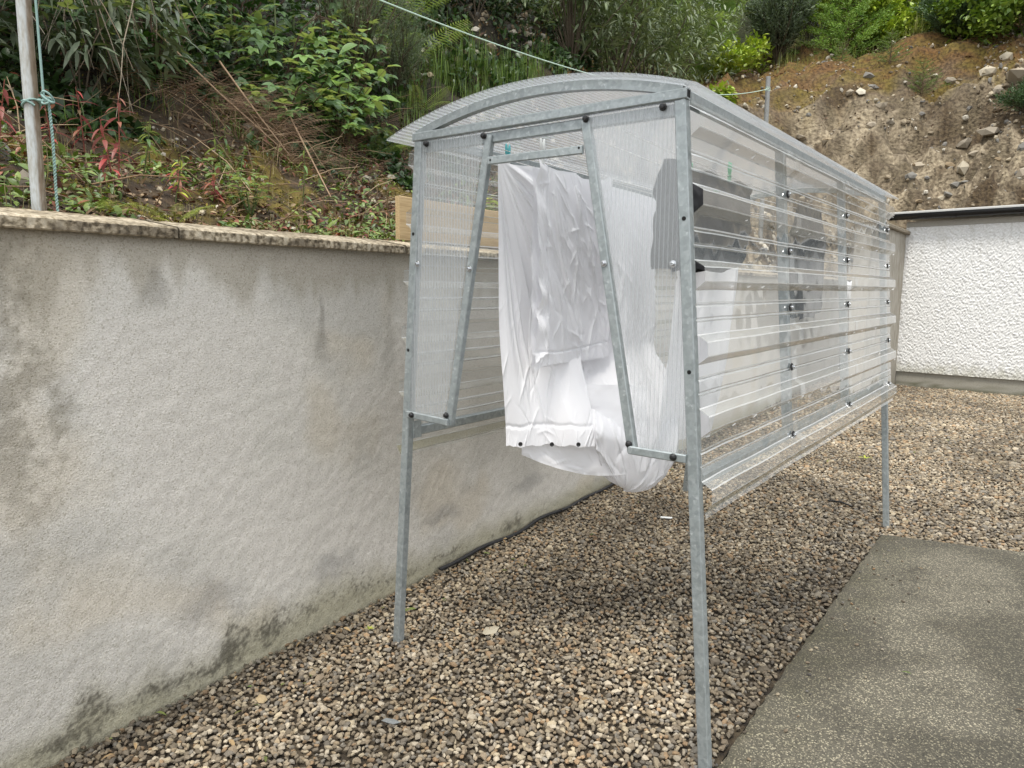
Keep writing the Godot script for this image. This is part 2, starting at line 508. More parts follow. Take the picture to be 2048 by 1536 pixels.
# A leafy shrub: limbs to branch tips spread unevenly through its volume, leaves gathered round each tip.
func shrub(called: String, label: String, at: Vector3, size: Vector3, tips: int, per: int, lm: Mesh, leaf: float, ca: Color, cb: Color, group := "", droop := 0.2, spread := 0.16, category := "shrub") -> Node3D:
	var t := thing(called, label, category, at, group)
	var ends := PackedVector3Array(); var inst := Inst.new()
	for i in tips:
		var d := rv()
		d.y = maxf(d.y, -0.75)
		var r := pow(rng.randf(), 0.42)
		var p := Vector3(d.x * size.x * r, size.y * (0.5 + 0.5 * d.y * r), d.z * size.z * r)
		if n_mid.get_noise_3d(p.x * 1.4 + at.x, p.y * 1.4, p.z * 1.4) < -0.2 and r > 0.5: continue
		if i % 7 == 0 and p.y > size.y * 0.4: ends.append(p * 0.85)
		var tone := rr(0.75, 1.2)
		var out := Vector3(d.x, 0.5, d.z).normalized()
		for j in per:
			var off := rv() * spread * rr(0.25, 1.0)
			var dir := (out + rv() * 0.9 + Vector3(0, -droop, 0)).normalized()
			var c := tint(ca, cb)
			inst.add(aim(p + off, dir, Vector3(0, 1, 0) + rv() * 0.5, leaf * rr(0.65, 1.25)), Color(c.r * tone, c.g * tone, c.b * tone))
	stems(t, ends, 0.0055 * size.y, Color(0.09, 0.07, 0.045))
	many("leaves", lm, inst, t)
	return t

# A bramble: arching canes whose three-fingered leaves are parts of their own, with smaller leaves massed inside.
func bramble(label: String, at: Vector3, size: Vector3, count: int, mass: int, fresh: int, dark := false) -> void:
	var t := thing("bramble_bush", label, "bramble", at, "bramble bushes on the bank")
	var inst := Inst.new(); var ends := PackedVector3Array()
	var face := Vector3(0.75, 0.45, 0.5)
	for i in 16:
		var a := rr(0, TAU)
		ends.append(Vector3(cos(a) * size.x * rr(0.5, 1.0), size.y * rr(0.4, 1.0), sin(a) * size.z * rr(0.5, 1.0)))
	stems(t, ends, 0.006, Color(0.1, 0.06, 0.04), "cane", 0.9)
	for i in mass:
		var d := rv(); d.y = absf(d.y)
		var r := pow(rng.randf(), 0.55) * 0.95
		var p := Vector3(d.x * size.x * r, d.y * size.y * r, d.z * size.z * r)
		if n_mid.get_noise_3d(p.x * 2.0 + at.x * 3.0, p.y * 2.0, p.z * 2.0 + at.z) < -0.12: continue
		inst.add(aim(p, Vector3(d.x, rr(-0.5, 0.3), d.z) + rv() * 0.6, Vector3(0.2, 1, 0.2) + rv() * 0.45, rr(0.05, 0.1)), tint(Color(0.026, 0.058, 0.017), Color(0.07, 0.14, 0.036)))
	many("leaves", M.tri_white, inst, t)
	for i in count:
		var d := (rv() + face * 0.7).normalized(); d.y = absf(d.y)
		var r := rr(0.86, 1.06)
		var p := Vector3(d.x * size.x * r, d.y * size.y * r, d.z * size.z * r)
		if n_mid.get_noise_3d(p.x * 2.0 + at.x * 3.0, p.y * 2.0, p.z * 2.0 + at.z) < -0.16: continue
		var o := node_of("leaf", M.tri_leaf[i % 2], t, aim(p, Vector3(d.x, rr(-0.5, 0.1), d.z) + rv() * 0.5, Vector3(0.25, 1, 0.25) + rv() * 0.35, rr(0.075, 0.135)))
		o.material_override = M.greens[(rng.randi() % 3 + fresh) % M.greens.size()]

func fern(label: String, at: Vector3, count: int, L: float, meshes: Array, mats: Array, lean := Vector3.ZERO, called := "fern", group := "ferns on the bank", category := "fern", tilt := 0.0) -> void:
	var t := thing(called, label, category, at, group)
	var a0 := rr(0, TAU)
	for i in count:
		var a := a0 + TAU * i / count + rr(-0.35, 0.35)
		var d := (Vector3(cos(a), rr(-0.1, 0.25) + tilt, sin(a)) + lean).normalized()
		var o := node_of("frond", meshes[i % meshes.size()], t, aim(Vector3(d.x, 0, d.z) * 0.03, d, Vector3.UP, L * rr(0.75, 1.15)))
		o.material_override = mats[rng.randi() % mats.size()]

# Fine-needled bush (gorse, broom): upright branches set all round with sprigs.
func needle_bush(called: String, label: String, at: Vector3, size: Vector3, branches: int, per: int, ca: Color, cb: Color, sc: float, group := "") -> void:
	var t := thing(called, label, "bush", at, group)
	var inst := Inst.new(); var ends := PackedVector3Array()
	for i in branches:
		var a := rr(0, TAU); var r := sqrt(rng.randf())
		var e := Vector3(cos(a) * r * size.x, size.y * (1.0 - 0.45 * r * r) * rr(0.7, 1.05), sin(a) * r * size.z)
		ends.append(e)
		for j in per:
			var u := pow(rng.randf(), 0.6)
			if u < 0.2: continue
			var p := Vector3(e.x * u, e.y * pow(u, 0.85), e.z * u) + rv() * 0.1 * size.x
			var c := tint(ca, cb).lerp(Color(0.1, 0.075, 0.045), 0.75 * smoothstep(0.6, 0.25, u) * rng.randf())
			inst.add(aim(p, Vector3(e.x, e.y * 0.9, e.z).normalized() + rv() * 0.75, rv(), sc * rr(0.7, 1.3)), c)
	stems(t, ends, 0.008 * size.y, Color(0.075, 0.055, 0.035))
	many("needles", M.far_sprig if sc > 0.14 else M.sprig, inst, t)

func spruce(label: String, at: Vector3, h: float, w: float, ca: Color, cb: Color, called := "spruce_tree", group := "", whorls := 12) -> void:
	var t := thing(called, label, "tree", at, group)
	var tr := MB.new(); tr.col = Color(0.12, 0.08, 0.045)
	tr.tube(PackedVector3Array([Vector3.ZERO, Vector3(0.01, h * 0.5, 0), Vector3(0, h, 0)]), PackedFloat32Array([0.022 * h, 0.013 * h, 0.002]), 7)
	node_of("trunk", tr.done(M.bark), t)
	var inst := Inst.new()
	for k in whorls:
		var y := h * (0.06 + 0.92 * k / whorls)
		var L := w * pow(1.0 - float(k) / whorls, 0.8) + 0.04
		var nb := 6 if k < whorls - 3 else 4
		var br := MB.new(); br.col = Color(0.12, 0.09, 0.05)
		for j in nb:
			var a := TAU * j / nb + k * 0.7 + rr(-0.2, 0.2)
			var d := Vector3(cos(a), 0.25 + 0.3 * k / whorls, sin(a))
			var tip := Vector3(0, y, 0) + d * L * rr(0.8, 1.1)
			br.tube(PackedVector3Array([Vector3(0, y, 0), tip]), PackedFloat32Array([0.006 * h, 0.001]), 4)
			for i in int(14 + 40 * L / w):
				var u := rr(0.15, 1.0)
				var p := Vector3(0, y, 0).lerp(tip, u) + rv() * 0.05 * L
				var side := Vector3(-sin(a), 0.1, cos(a)) * (1 if rng.randf() < 0.5 else -1)
				inst.add(aim(p, d.normalized() * 0.7 + side * rr(0, 1.0) + Vector3(0, rr(-0.2, 0.3), 0), rv(), rr(0.75, 1.2) * lerpf(0.07, 0.11, L / w) * h * 0.55), tint(ca, cb).lerp(Color(0.2, 0.32, 0.05), 0.5 if u > 0.85 else 0.0))
		node_of("branch", br.done(M.bark), t)
	many("needles", M.far_sprig, inst, t)

# An upright weed with lance-shaped leaves, each leaf a part.
func weed(label: String, at: Vector3, h: float, n: int, L: float, mats: Array, called := "weed", group := "", category := "weed", lean := 0.15, mesh: Mesh = null) -> void:
	var t := thing(called, label, category, at, group)
	var b := MB.new(); b.col = Color(0.2, 0.06, 0.04) if called == "red_weed" else Color(0.08, 0.1, 0.03)
	var top := Vector3(rr(-lean, lean) * h, h, rr(-lean, lean) * h)
	b.tube(PackedVector3Array([Vector3.ZERO, top * 0.5 + Vector3(0.01, 0, 0), top]), PackedFloat32Array([0.004, 0.003, 0.0015]), 5)
	node_of("stem", b.done(M.bark), t)
	for i in n:
		var u := 0.25 + 0.75 * i / n
		var a := i * 2.4
		var o := node_of("leaf", mesh if mesh else M.lance, t, aim(top * u, Vector3(cos(a), rr(-0.5, 0.5), sin(a)), Vector3.UP, L * rr(0.7, 1.2) * (1.15 - 0.5 * u)))
		o.material_override = mats[rng.randi() % mats.size()]

func grass_tuft(inst: Inst, p: Vector3, n: int, h: float, ca: Color, cb: Color, spread := 0.06) -> void:
	for i in n:
		var d := Vector3(rr(-1, 1), 0, rr(-1, 1))
		inst.add(aim(p + d * spread, Vector3(d.x * 0.9, 1.0, d.z * 0.9), Vector3(d.x, 0.2, d.z), h * rr(0.5, 1.15)), tint(ca, cb))

# ---------------------------------------------------------------- the yard
func build_ground() -> void:
	var b := MB.new()
	b.col = Color(0.075, 0.06, 0.042)
	b.grid(2, 2, func(u: float, v: float): return Vector3(lerpf(-60, 60, v), -0.012, lerpf(-60, 60, u)))
	tag(node_of("ground", b.done(M.soil)), "", "", "", "structure")
	# the stones: dense and fine near the eye, a little coarser beyond
	var shapes := []
	for k in 6:
		shapes.append(stone_mesh(k + 3, Vector3(1.08, rr(0.45, 0.7), rr(0.6, 0.95)), M.stone))
	var sets := []
	for k in 6: sets.append(Inst.new())
	var pal := [Color(0.19, 0.145, 0.092), Color(0.135, 0.103, 0.07), Color(0.1, 0.082, 0.062), Color(0.062, 0.056, 0.05), Color(0.28, 0.235, 0.165), Color(0.3, 0.262, 0.205), Color(0.2, 0.125, 0.065), Color(0.13, 0.122, 0.11), Color(0.165, 0.13, 0.09), Color(0.08, 0.064, 0.045), Color(0.12, 0.098, 0.072)]
	for band in [[2.5, -0.9, 0.0182, 1.0], [-0.9, -2.6, 0.0195, 1.08], [-2.6, -5.5, 0.023, 1.2], [-5.5, -11.6, 0.032, 1.6]]:
		var z: float = band[0]
		var step: float = band[2]
		while z > band[1]:
			var x := WX + z * WT + 0.004
			var x1 := 3.4 if z < -2.75 else (0.72 + (z + 2.8) * 0.012)
			if z < -5.5: x1 = 2.8
			while x < x1:
				var px := x + rr(-0.5, 0.5) * step; var pz := z + rr(-0.5, 0.5) * step
				x += step
				if px > 0.685 and pz > -2.79 - (px - 0.7) * 0.24: continue
				if px < WX + pz * WT + 0.004: continue
				if pz < -10.97 + (px + 0.57) * 0.13 and px > -0.57: continue
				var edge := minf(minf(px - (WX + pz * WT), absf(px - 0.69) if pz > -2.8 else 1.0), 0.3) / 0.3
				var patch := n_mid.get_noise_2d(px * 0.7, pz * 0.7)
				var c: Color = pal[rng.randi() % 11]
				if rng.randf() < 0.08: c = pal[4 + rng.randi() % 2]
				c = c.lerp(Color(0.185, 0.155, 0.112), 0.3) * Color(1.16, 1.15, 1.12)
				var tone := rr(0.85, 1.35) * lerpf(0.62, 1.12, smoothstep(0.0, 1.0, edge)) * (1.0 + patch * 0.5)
				var sz: float = step * (0.42 + 0.5 * rng.randf() * rng.randf() + 0.12 * rng.randf())
				if rng.randf() < 0.06: sz *= rr(1.2, 1.7)
				var bs := Basis.from_euler(Vector3(rr(-0.5, 0.5), rr(0, TAU), rr(-0.5, 0.5))).scaled(Vector3.ONE * sz)
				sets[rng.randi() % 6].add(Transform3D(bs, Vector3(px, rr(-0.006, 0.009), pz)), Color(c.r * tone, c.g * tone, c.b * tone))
			z -= step
	for i in 90:
		var px := 0.72 + absf(rng.randfn(0.0, 0.12)); var pz := rr(-2.7, 0.6)
		if i % 6 == 0: px = rr(0.75, 1.9)
		var c: Color = pal[rng.randi() % 11]
		sets[i % 6].add(Transform3D(Basis.from_euler(Vector3(rr(-0.5, 0.5), rr(0, 6), rr(-0.5, 0.5))).scaled(Vector3.ONE * rr(0.004, 0.011)), Vector3(px, 0.027, pz)), c)
	for f in [[-0.682, -0.017], [0.682, -0.017], [-0.682, -2.993], [0.682, -2.993]]:
		for i in 26:
			var a := rr(0, TAU); var d := 0.024 + rr(0.0, 0.05)
			var c: Color = pal[rng.randi() % 11] * 1.15
			sets[i % 6].add(Transform3D(Basis.from_euler(Vector3(rr(-0.6, 0.6), rr(0, 6), rr(-0.6, 0.6))).scaled(Vector3.ONE * rr(0.008, 0.015)), Vector3(f[0] + cos(a) * d, 0.016 - d * 0.12, f[1] + sin(a) * d)), c)
	var bits := Inst.new()
	for i in 420:
		var pz := rr(-9.0, 1.2)
		var px := WX + pz * WT + 0.03 + absf(rng.randfn(0.0, 0.28)) if i % 3 else rr(-0.9, 1.6)
		if px > 0.66 and pz > -2.8 and i % 2: continue
		bits.add(aim(Vector3(px, 0.018 if px < 0.68 else 0.03, pz), Vector3(rr(-1, 1), rr(0, 0.25), rr(-1, 1)), Vector3(rr(-0.4, 0.4), 1, rr(-0.4, 0.4)), rr(0.015, 0.045)), tint(Color(0.12, 0.07, 0.035), Color(0.34, 0.24, 0.12), 0.3) if i % 5 else tint(Color(0.08, 0.12, 0.03), Color(0.16, 0.16, 0.04)))
	many("fallen_leaves", leaf_mesh(1.0, 0.38, 0.2, 0.3, 3, M.dry), bits)
	var g := Node3D.new()
	g.name = "gravel"
	add_child(g)
	tag(g, "", "", "", "stuff")
	for k in 6: many("stones", shapes[k], sets[k], g)
	# larger flat stones and bits lying on it
	for s in [[-0.5, -2.272, 0.032, "short white plastic stub lying on the gravel under the shelter", 0], [-0.43, -0.33, 0.042, "pale flat slate chip on the gravel beside the front left leg", 1], [-0.75, 0.6, 0.03, "broad tan stone lying flat near the wall's dirty foot", 2], [-0.28, 0.41, 0.032, "bluish slate chip standing on edge in the gravel", 3], [0.33, -3.34, 0.07, "dark twig lying on the gravel beyond the clear sheet", 4]]:
		var at := Vector3(s[0], 0.014, s[1])
		if s[4] == 0:
			var pb := MB.new()
			pb.bar(Vector3(-0.036, 0, 0.01), Vector3(0.036, 0.004, -0.012), 0.016, 0.012, Vector3.UP, 0.004)
			tag(node_of("plastic_stub", pb.done(M.white_plastic), self, Transform3D(Basis(), at)), s[3], "litter")
		elif s[4] == 4:
			var tb := MB.new()
			tb.tube(PackedVector3Array([Vector3(-0.09, 0, -0.02), Vector3(0, 0.01, 0.0), Vector3(0.08, 0.002, 0.03)]), PackedFloat32Array([0.006, 0.007, 0.004]), 6)
			tb.col = Color(0.02, 0.018, 0.015)
			tag(node_of("twig", tb.done(M.rubber), self, Transform3D(Basis(), at)), s[3], "twig")
		else:
			var m := mat(lin(0.36, 0.32, 0.24) if s[4] == 1 else (lin(0.34, 0.26, 0.15) if s[4] == 2 else lin(0.17, 0.18, 0.18)), 0.8)
			tag(node_of("stone", stone_mesh(s[4] + 20, Vector3(1, 0.25, 0.7), m), self, Transform3D(Basis.from_euler(Vector3(0.1, s[4] * 1.3, 0.15)).scaled(Vector3.ONE * s[2]), at)), s[3], "stone")
	# concrete pad, proud of the gravel by a few centimetres
	var p := MB.new()
	var cor := [Vector3(0.74, 0, 3.4), Vector3(4.2, 0, 3.4), Vector3(4.2, 0, -3.62), Vector3(0.684, 0, -2.79)]
	p.grid(220, 140, func(u: float, v: float):
		var a: Vector3 = cor[0].lerp(cor[1], v); var d: Vector3 = cor[3].lerp(cor[2], v)
		var q := a.lerp(d, u)
		var e := minf(v * 3.4, (1.0 - u) * 6.0)
		var y := 0.022 + n_small.get_noise_2d(q.x * 0.6, q.z * 0.6) * 0.0025 - 0.012 * smoothstep(0.018, 0.0, e)
		return Vector3(q.x + (n_small.get_noise_2d(q.z * 3.0, 1.0) * 0.01 if v == 0.0 else 0.0), y, q.z), func(u: float, v: float):
		var x := v * 3.5; var z := u * 6.2
		var a := n_mid.get_noise_2d(x * 0.9, z * 0.9); var b2 := n_small.get_noise_2d(x * 0.8, z * 0.8)
		var c := Color(0.25, 0.232, 0.19).lerp(Color(0.42, 0.395, 0.335), smoothstep(-0.3, 0.35, a + b2 * 0.4))
		c = c.lerp(Color(0.13, 0.125, 0.06), smoothstep(0.1, 0.0, v) * 0.5 * (0.5 + b2))
		return c)
	for i in 4:
		var a: Vector3 = cor[i]; var d: Vector3 = cor[(i + 1) % 4]
		p.col = Color(0.13, 0.12, 0.09)
		p.quad(a + Vector3(0, -0.1, 0), d + Vector3(0, -0.1, 0), d + Vector3(0, 0.011, 0), a + Vector3(0, 0.011, 0))
	tag(node_of("concrete_pavement", p.done(M.pad)), "", "", "", "structure")
	# hose at the wall's foot
	var h := MB.new()
	var pts := PackedVector3Array()
	for i in 40:
		var z := -0.7 - i * 0.085
		pts.append(Vector3(WX + z * WT + 0.022 + 0.012 * sin(i * 0.9) + 0.004 * i / 10.0, 0.018 + 0.006 * sin(i * 0.6), z))
	h.tube(pts, PackedFloat32Array([0.0105]), 8)
	tag(node_of("hose", h.done(M.rubber)), "black hose lying along the foot of the grey rendered wall", "hose")
	# small weeds in the gravel
	for s in [[-0.86, -0.02, 0.02, "tiny bright weed in the gravel between wall and front left leg"], [0.17, -4.96, 0.06, "small green weed in the gravel beyond the far right leg"]]:
		var w := thing("weed", s[3], "weed", Vector3(s[0], 0.012, s[1]))
		for i in 6:
			var o := node_of("leaf", M.lance, w, aim(Vector3.ZERO, Vector3(cos(i * 1.1), 0.7, sin(i * 1.1)), Vector3.UP, s[2] * rr(0.8, 1.3)))
			o.material_override = M.limes[i % 2]

func stone_mesh(seed_: int, sc: Vector3, m: Material) -> ArrayMesh:
	var r := RandomNumberGenerator.new()
	r.seed = seed_
	var ph := (1.0 + sqrt(5.0)) / 2.0
	var p := [Vector3(-1, ph, 0), Vector3(1, ph, 0), Vector3(-1, -ph, 0), Vector3(1, -ph, 0), Vector3(0, -1, ph), Vector3(0, 1, ph), Vector3(0, -1, -ph), Vector3(0, 1, -ph), Vector3(ph, 0, -1), Vector3(ph, 0, 1), Vector3(-ph, 0, -1), Vector3(-ph, 0, 1)]
	var turn := Basis.from_euler(Vector3(r.randf() * 6, r.randf() * 6, r.randf() * 6))
	for i in 12:
		p[i] = (turn * p[i].normalized()) * r.randf_range(0.6, 1.18) * sc
	var b := MB.new()
	for f in [[0, 11, 5], [0, 5, 1], [0, 1, 7], [0, 7, 10], [0, 10, 11], [1, 5, 9], [5, 11, 4], [11, 10, 2], [10, 7, 6], [7, 1, 8], [3, 9, 4], [3, 4, 2], [3, 2, 6], [3, 6, 8], [3, 8, 9], [4, 9, 5], [2, 4, 11], [6, 2, 10], [8, 6, 7], [9, 8, 1]]:
		var a: Vector3 = p[f[0]]; var c: Vector3 = p[f[1]]; var d: Vector3 = p[f[2]]
		if (c - a).cross(d - a).dot(a + c + d) < 0: b.tri(a, d, c)
		else: b.tri(a, c, d)
	return b.done(m)

func wall_color(z: float, y: float) -> Color:
	var a := n_big.get_noise_2d(z * 1.3, y * 1.3)
	var m := n_mid.get_noise_2d(z * 1.6 + 30, y * 1.6)
	var s := n_small.get_noise_2d(z * 1.2, y * 1.2)
	var f := n_small.get_noise_2d(z * 5.0, y * 5.0)
	var c := Color(0.8, 0.78, 0.73).lerp(Color(0.68, 0.665, 0.62), smoothstep(-0.15, 0.35, a + m * 0.6))
	c = c.lerp(Color(0.74, 0.68, 0.57), smoothstep(0.15, 0.5, n_mid.get_noise_2d(z * 1.1, y * 1.1 + 60)) * 0.6)
	# damp under the coping, running down in tongues
	var run := 0.1 + 0.16 * (n_mid.get_noise_2d(z * 2.6, 5.0) + 0.35) + 0.1 * n_small.get_noise_2d(z * 2.2, 3.0)
	c = c.lerp(Color(0.4, 0.36, 0.28), 0.6 * smoothstep(run + 0.09, run - 0.04, 1.68 - y))
	# the dark weathered patch near the wall's nearest part, and damp drips further on
	c = c.lerp(Color(0.3, 0.275, 0.22), 0.6 * smoothstep(0.0, 0.45, s * 0.5 + f * 0.35 + m * 0.3 + 0.38 - absf(z - 1.24) * 3.2) * smoothstep(0.5, 1.1, y))
	for d in [[0.05, 1.46, 0.035, 0.34, 0.55], [-0.36, 1.38, 0.07, 0.36, 0.3], [0.79, 1.56, 0.08, 0.16, 0.5], [-0.98, 0.44, 0.1, 0.1, 0.25]]:
		var dy: float = (d[1] - y) / d[3]
		if dy > -0.1 and dy < 1.0:
			var w: float = d[2] * (0.3 + 1.3 * maxf(dy, 0.0)) * (1.0 + s * 0.8)
			c = c.lerp(Color(0.33, 0.315, 0.28), d[4] * smoothstep(w, w * 0.3, absf(z - d[0] + m * 0.05)) * smoothstep(1.0, 0.55, dy) * smoothstep(-0.1, 0.06, dy))
	# grey smudges in the lower part
	for d in [[0.62, 0.32, 0.16, 0.11], [0.02, 0.27, 0.2, 0.08], [-0.75, 0.3, 0.25, 0.08], [-1.6, 0.28, 0.3, 0.08]]:
		var e := Vector2((z - d[0] + m * 0.1) / d[2], (y - d[1] + s * 0.05) / d[3]).length()
		c = c.lerp(Color(0.36, 0.355, 0.35), 0.5 * smoothstep(1.0, 0.2, e))
	# green-black growth along the foot
	var top := 0.05 + 0.055 * smoothstep(-0.25, 0.4, n_mid.get_noise_2d(z * 1.9 + 11, 2.0)) * 2.0 * smoothstep(-1.9, 0.2, z)
	c = c.lerp(Color(0.4, 0.375, 0.23), 0.7 * smoothstep(top + 0.13, top * 0.4, y + m * 0.04))
	var g2 := n_small.get_noise_2d(z * 12.0, y * 12.0)
	var band := 0.3 + 0.6 * n_mid.get_noise_2d(z * 1.7 - 14, 1.0) + 0.22 * smoothstep(0.2, 1.0, z)
	var grow := smoothstep(-0.05, 0.75, band + s * 0.45 + f * 0.45 + g2 * 0.55 - absf(y - top * 0.5 - 0.03) / (top + 0.03) * 1.05)
	c = c.lerp(Color(0.075, 0.068, 0.05), 0.78 * grow * smoothstep(-2.6, -0.6, z + s))
	return c

func build_walls() -> void:
	var t := thing("retaining_wall", "long grey cement rendered retaining wall with damp stains and black growth at its foot", "wall")
	var at := func(z: float, off: float, y: float) -> Vector3: return Vector3(WX + off + z * WT, y, z)
	var b := MB.new()
	for seg in [[4.2, 2.1, 40, 30, -0.05, 1.668], [2.1, -0.9, 250, 110, 0.33, 1.668], [2.1, -0.9, 460, 60, -0.05, 0.33], [-0.9, -3.6, 90, 60, 0.33, 1.668], [-0.9, -3.6, 200, 34, -0.05, 0.33], [-3.6, -12.4, 90, 24, -0.05, 1.668]]:
		b.grid(seg[2], seg[3], func(u: float, v: float):
			var z := lerpf(seg[0], seg[1], u); var y := lerpf(seg[4], seg[5], v)
			return at.call(z, n_mid.get_noise_2d(z * 1.5, y * 1.5) * 0.0025 + n_small.get_noise_2d(z * 3.0, y * 3.0) * 0.0022, y), func(u: float, v: float): return wall_color(lerpf(seg[0], seg[1], u), lerpf(seg[4], seg[5], v)))
	b.col = Color(0.4, 0.38, 0.33)
	b.quad(at.call(4.2, -0.2, -0.05), at.call(4.2, 0, -0.05), at.call(4.2, 0, 1.66), at.call(4.2, -0.2, 1.66))
	b.quad(at.call(-12.4, -0.2, -0.05), at.call(4.2, -0.2, -0.05), at.call(4.2, -0.2, 1.66), at.call(-12.4, -0.2, 1.66))
	node_of("render", b.done(M.plaster), t)
	# coping: precast slabs with a weathered top and a drip lip, laid end to end
	var z0 := 4.154 - 0.008
	for i in 14:
		var za := z0 - i * 1.15; var zb := za - 1.142
		var cb := MB.new()
		var jog := rr(-0.004, 0.004); var dz := rr(-0.006, 0.006) * (0.0 if i > 3 else 1.0)
		var prof := [Vector2(-0.2, 1.672), Vector2(0.036, 1.66), Vector2(0.04, 1.664), Vector2(0.041, 1.693), Vector2(0.034, 1.7), Vector2(-0.205, 1.738), Vector2(-0.21, 1.733)]
		var tone := rr(0.9, 1.08)
		for k in prof.size():
			var p0: Vector2 = prof[k]; var p1: Vector2 = prof[(k + 1) % prof.size()]
			var nv: int = 10 if k == 4 else (4 if k == 2 else 1)
			cb.grid(nv, 70, func(u: float, v: float):
				var z := lerpf(za, zb, v)
				var q := p0.lerp(p1, u)
				var chip := n_small.get_noise_2d(z * 4.0, q.y * 9.0) * 0.0025
				var endy := -0.004 * (smoothstep(0.02, 0.0, v) + smoothstep(0.98, 1.0, v)) if k > 1 and k < 5 else 0.0
				return at.call(z, q.x + jog + chip, q.y + dz + endy + chip), func(u: float, v: float):
				var z := lerpf(za, zb, v); var q := p0.lerp(p1, u)
				var s := n_small.get_noise_2d(z * 2.2, q.x * 2.2 + q.y * 5.0); var m := n_mid.get_noise_2d(z * 1.8, q.x * 4.0)
				var c := Color(0.56, 0.5, 0.39).lerp(Color(0.38, 0.33, 0.245), smoothstep(-0.2, 0.4, m + s * 0.4))
				if k == 4: c = c.lerp(Color(0.2, 0.165, 0.115), 0.7 * smoothstep(0.2, 0.55, s + 0.35 * n_small.get_noise_2d(z * 4.0, q.x * 9.0) + u * 0.35))
				if k == 4: c = c.lerp(Color(0.24, 0.17, 0.09), 0.5 * smoothstep(0.75, 1.0, u))
				if k == 2: c = c.lerp(Color(0.2, 0.17, 0.13), 0.7 * smoothstep(-0.1, 0.4, s + m))
				var e := minf(v, 1.0 - v) * 1.142
				c = c.lerp(Color(0.1, 0.085, 0.06), 0.75 * smoothstep(0.035, 0.0, e + s * 0.01))
				return Color(c.r * tone, c.g * tone, c.b * tone))
		for e in 2:
			var zz := za if e == 0 else zb
			cb.col = Color(0.16, 0.14, 0.1)
			for k in range(1, prof.size() - 1):
				var A: Vector3 = at.call(zz, prof[0].x, prof[0].y + dz); var B: Vector3 = at.call(zz, prof[k].x + jog, prof[k].y + dz); var C: Vector3 = at.call(zz, prof[k + 1].x + jog, prof[k + 1].y + dz)
				if e == 0: cb.tri(A, B, C)
				else: cb.tri(A, C, B)
		node_of("coping_slab", cb.done(M.cope), t)
	# the paler, taller stretch of wall that runs up to the white building
	var w := thing("boundary_wall", "pale streaked concrete wall with sloping coping between shelter and white building", "wall", Vector3(-0.57, 0, -9.6))
	var wb := MB.new()
	wb.grid(70, 40, func(u: float, v: float): return Vector3(n_small.get_noise_2d(u * 8, v * 3) * 0.003, lerpf(-0.05, 2.375, v), lerpf(1.2, -1.37, u)), func(u: float, v: float):
		var s := n_small.get_noise_2d(u * 26.0, v * 1.4)
		var c := Color(0.56, 0.53, 0.47).lerp(Color(0.4, 0.37, 0.31), smoothstep(-0.1, 0.4, s + 0.35 * (v - 0.4)))
		return c.lerp(Color(0.25, 0.24, 0.16), smoothstep(0.08, 0.0, v)))
	wb.col = Color(0.5, 0.47, 0.41)
	wb.quad(Vector3(-0.2, -0.05, 1.2), Vector3(0, -0.05, 1.2), Vector3(0, 2.375, 1.2), Vector3(-0.2, 2.375, 1.2))
	wb.quad(Vector3(-0.2, -0.05, -1.37), Vector3(-0.2, -0.05, 1.2), Vector3(-0.2, 2.375, 1.2), Vector3(-0.2, 2.375, -1.37))
	node_of("render", wb.done(M.plaster), w)
	for i in 2:
		var cb := MB.new()
		cb.col = Color(0.36, 0.32, 0.25)
		cb.bar(Vector3(-0.09, 2.405, 1.24 - i * 1.31), Vector3(-0.09, 2.405, -0.06 - i * 1.31), 0.3, 0.055, Vector3.UP, 0.01)
		node_of("coping_slab", cb.done(M.cope), w)

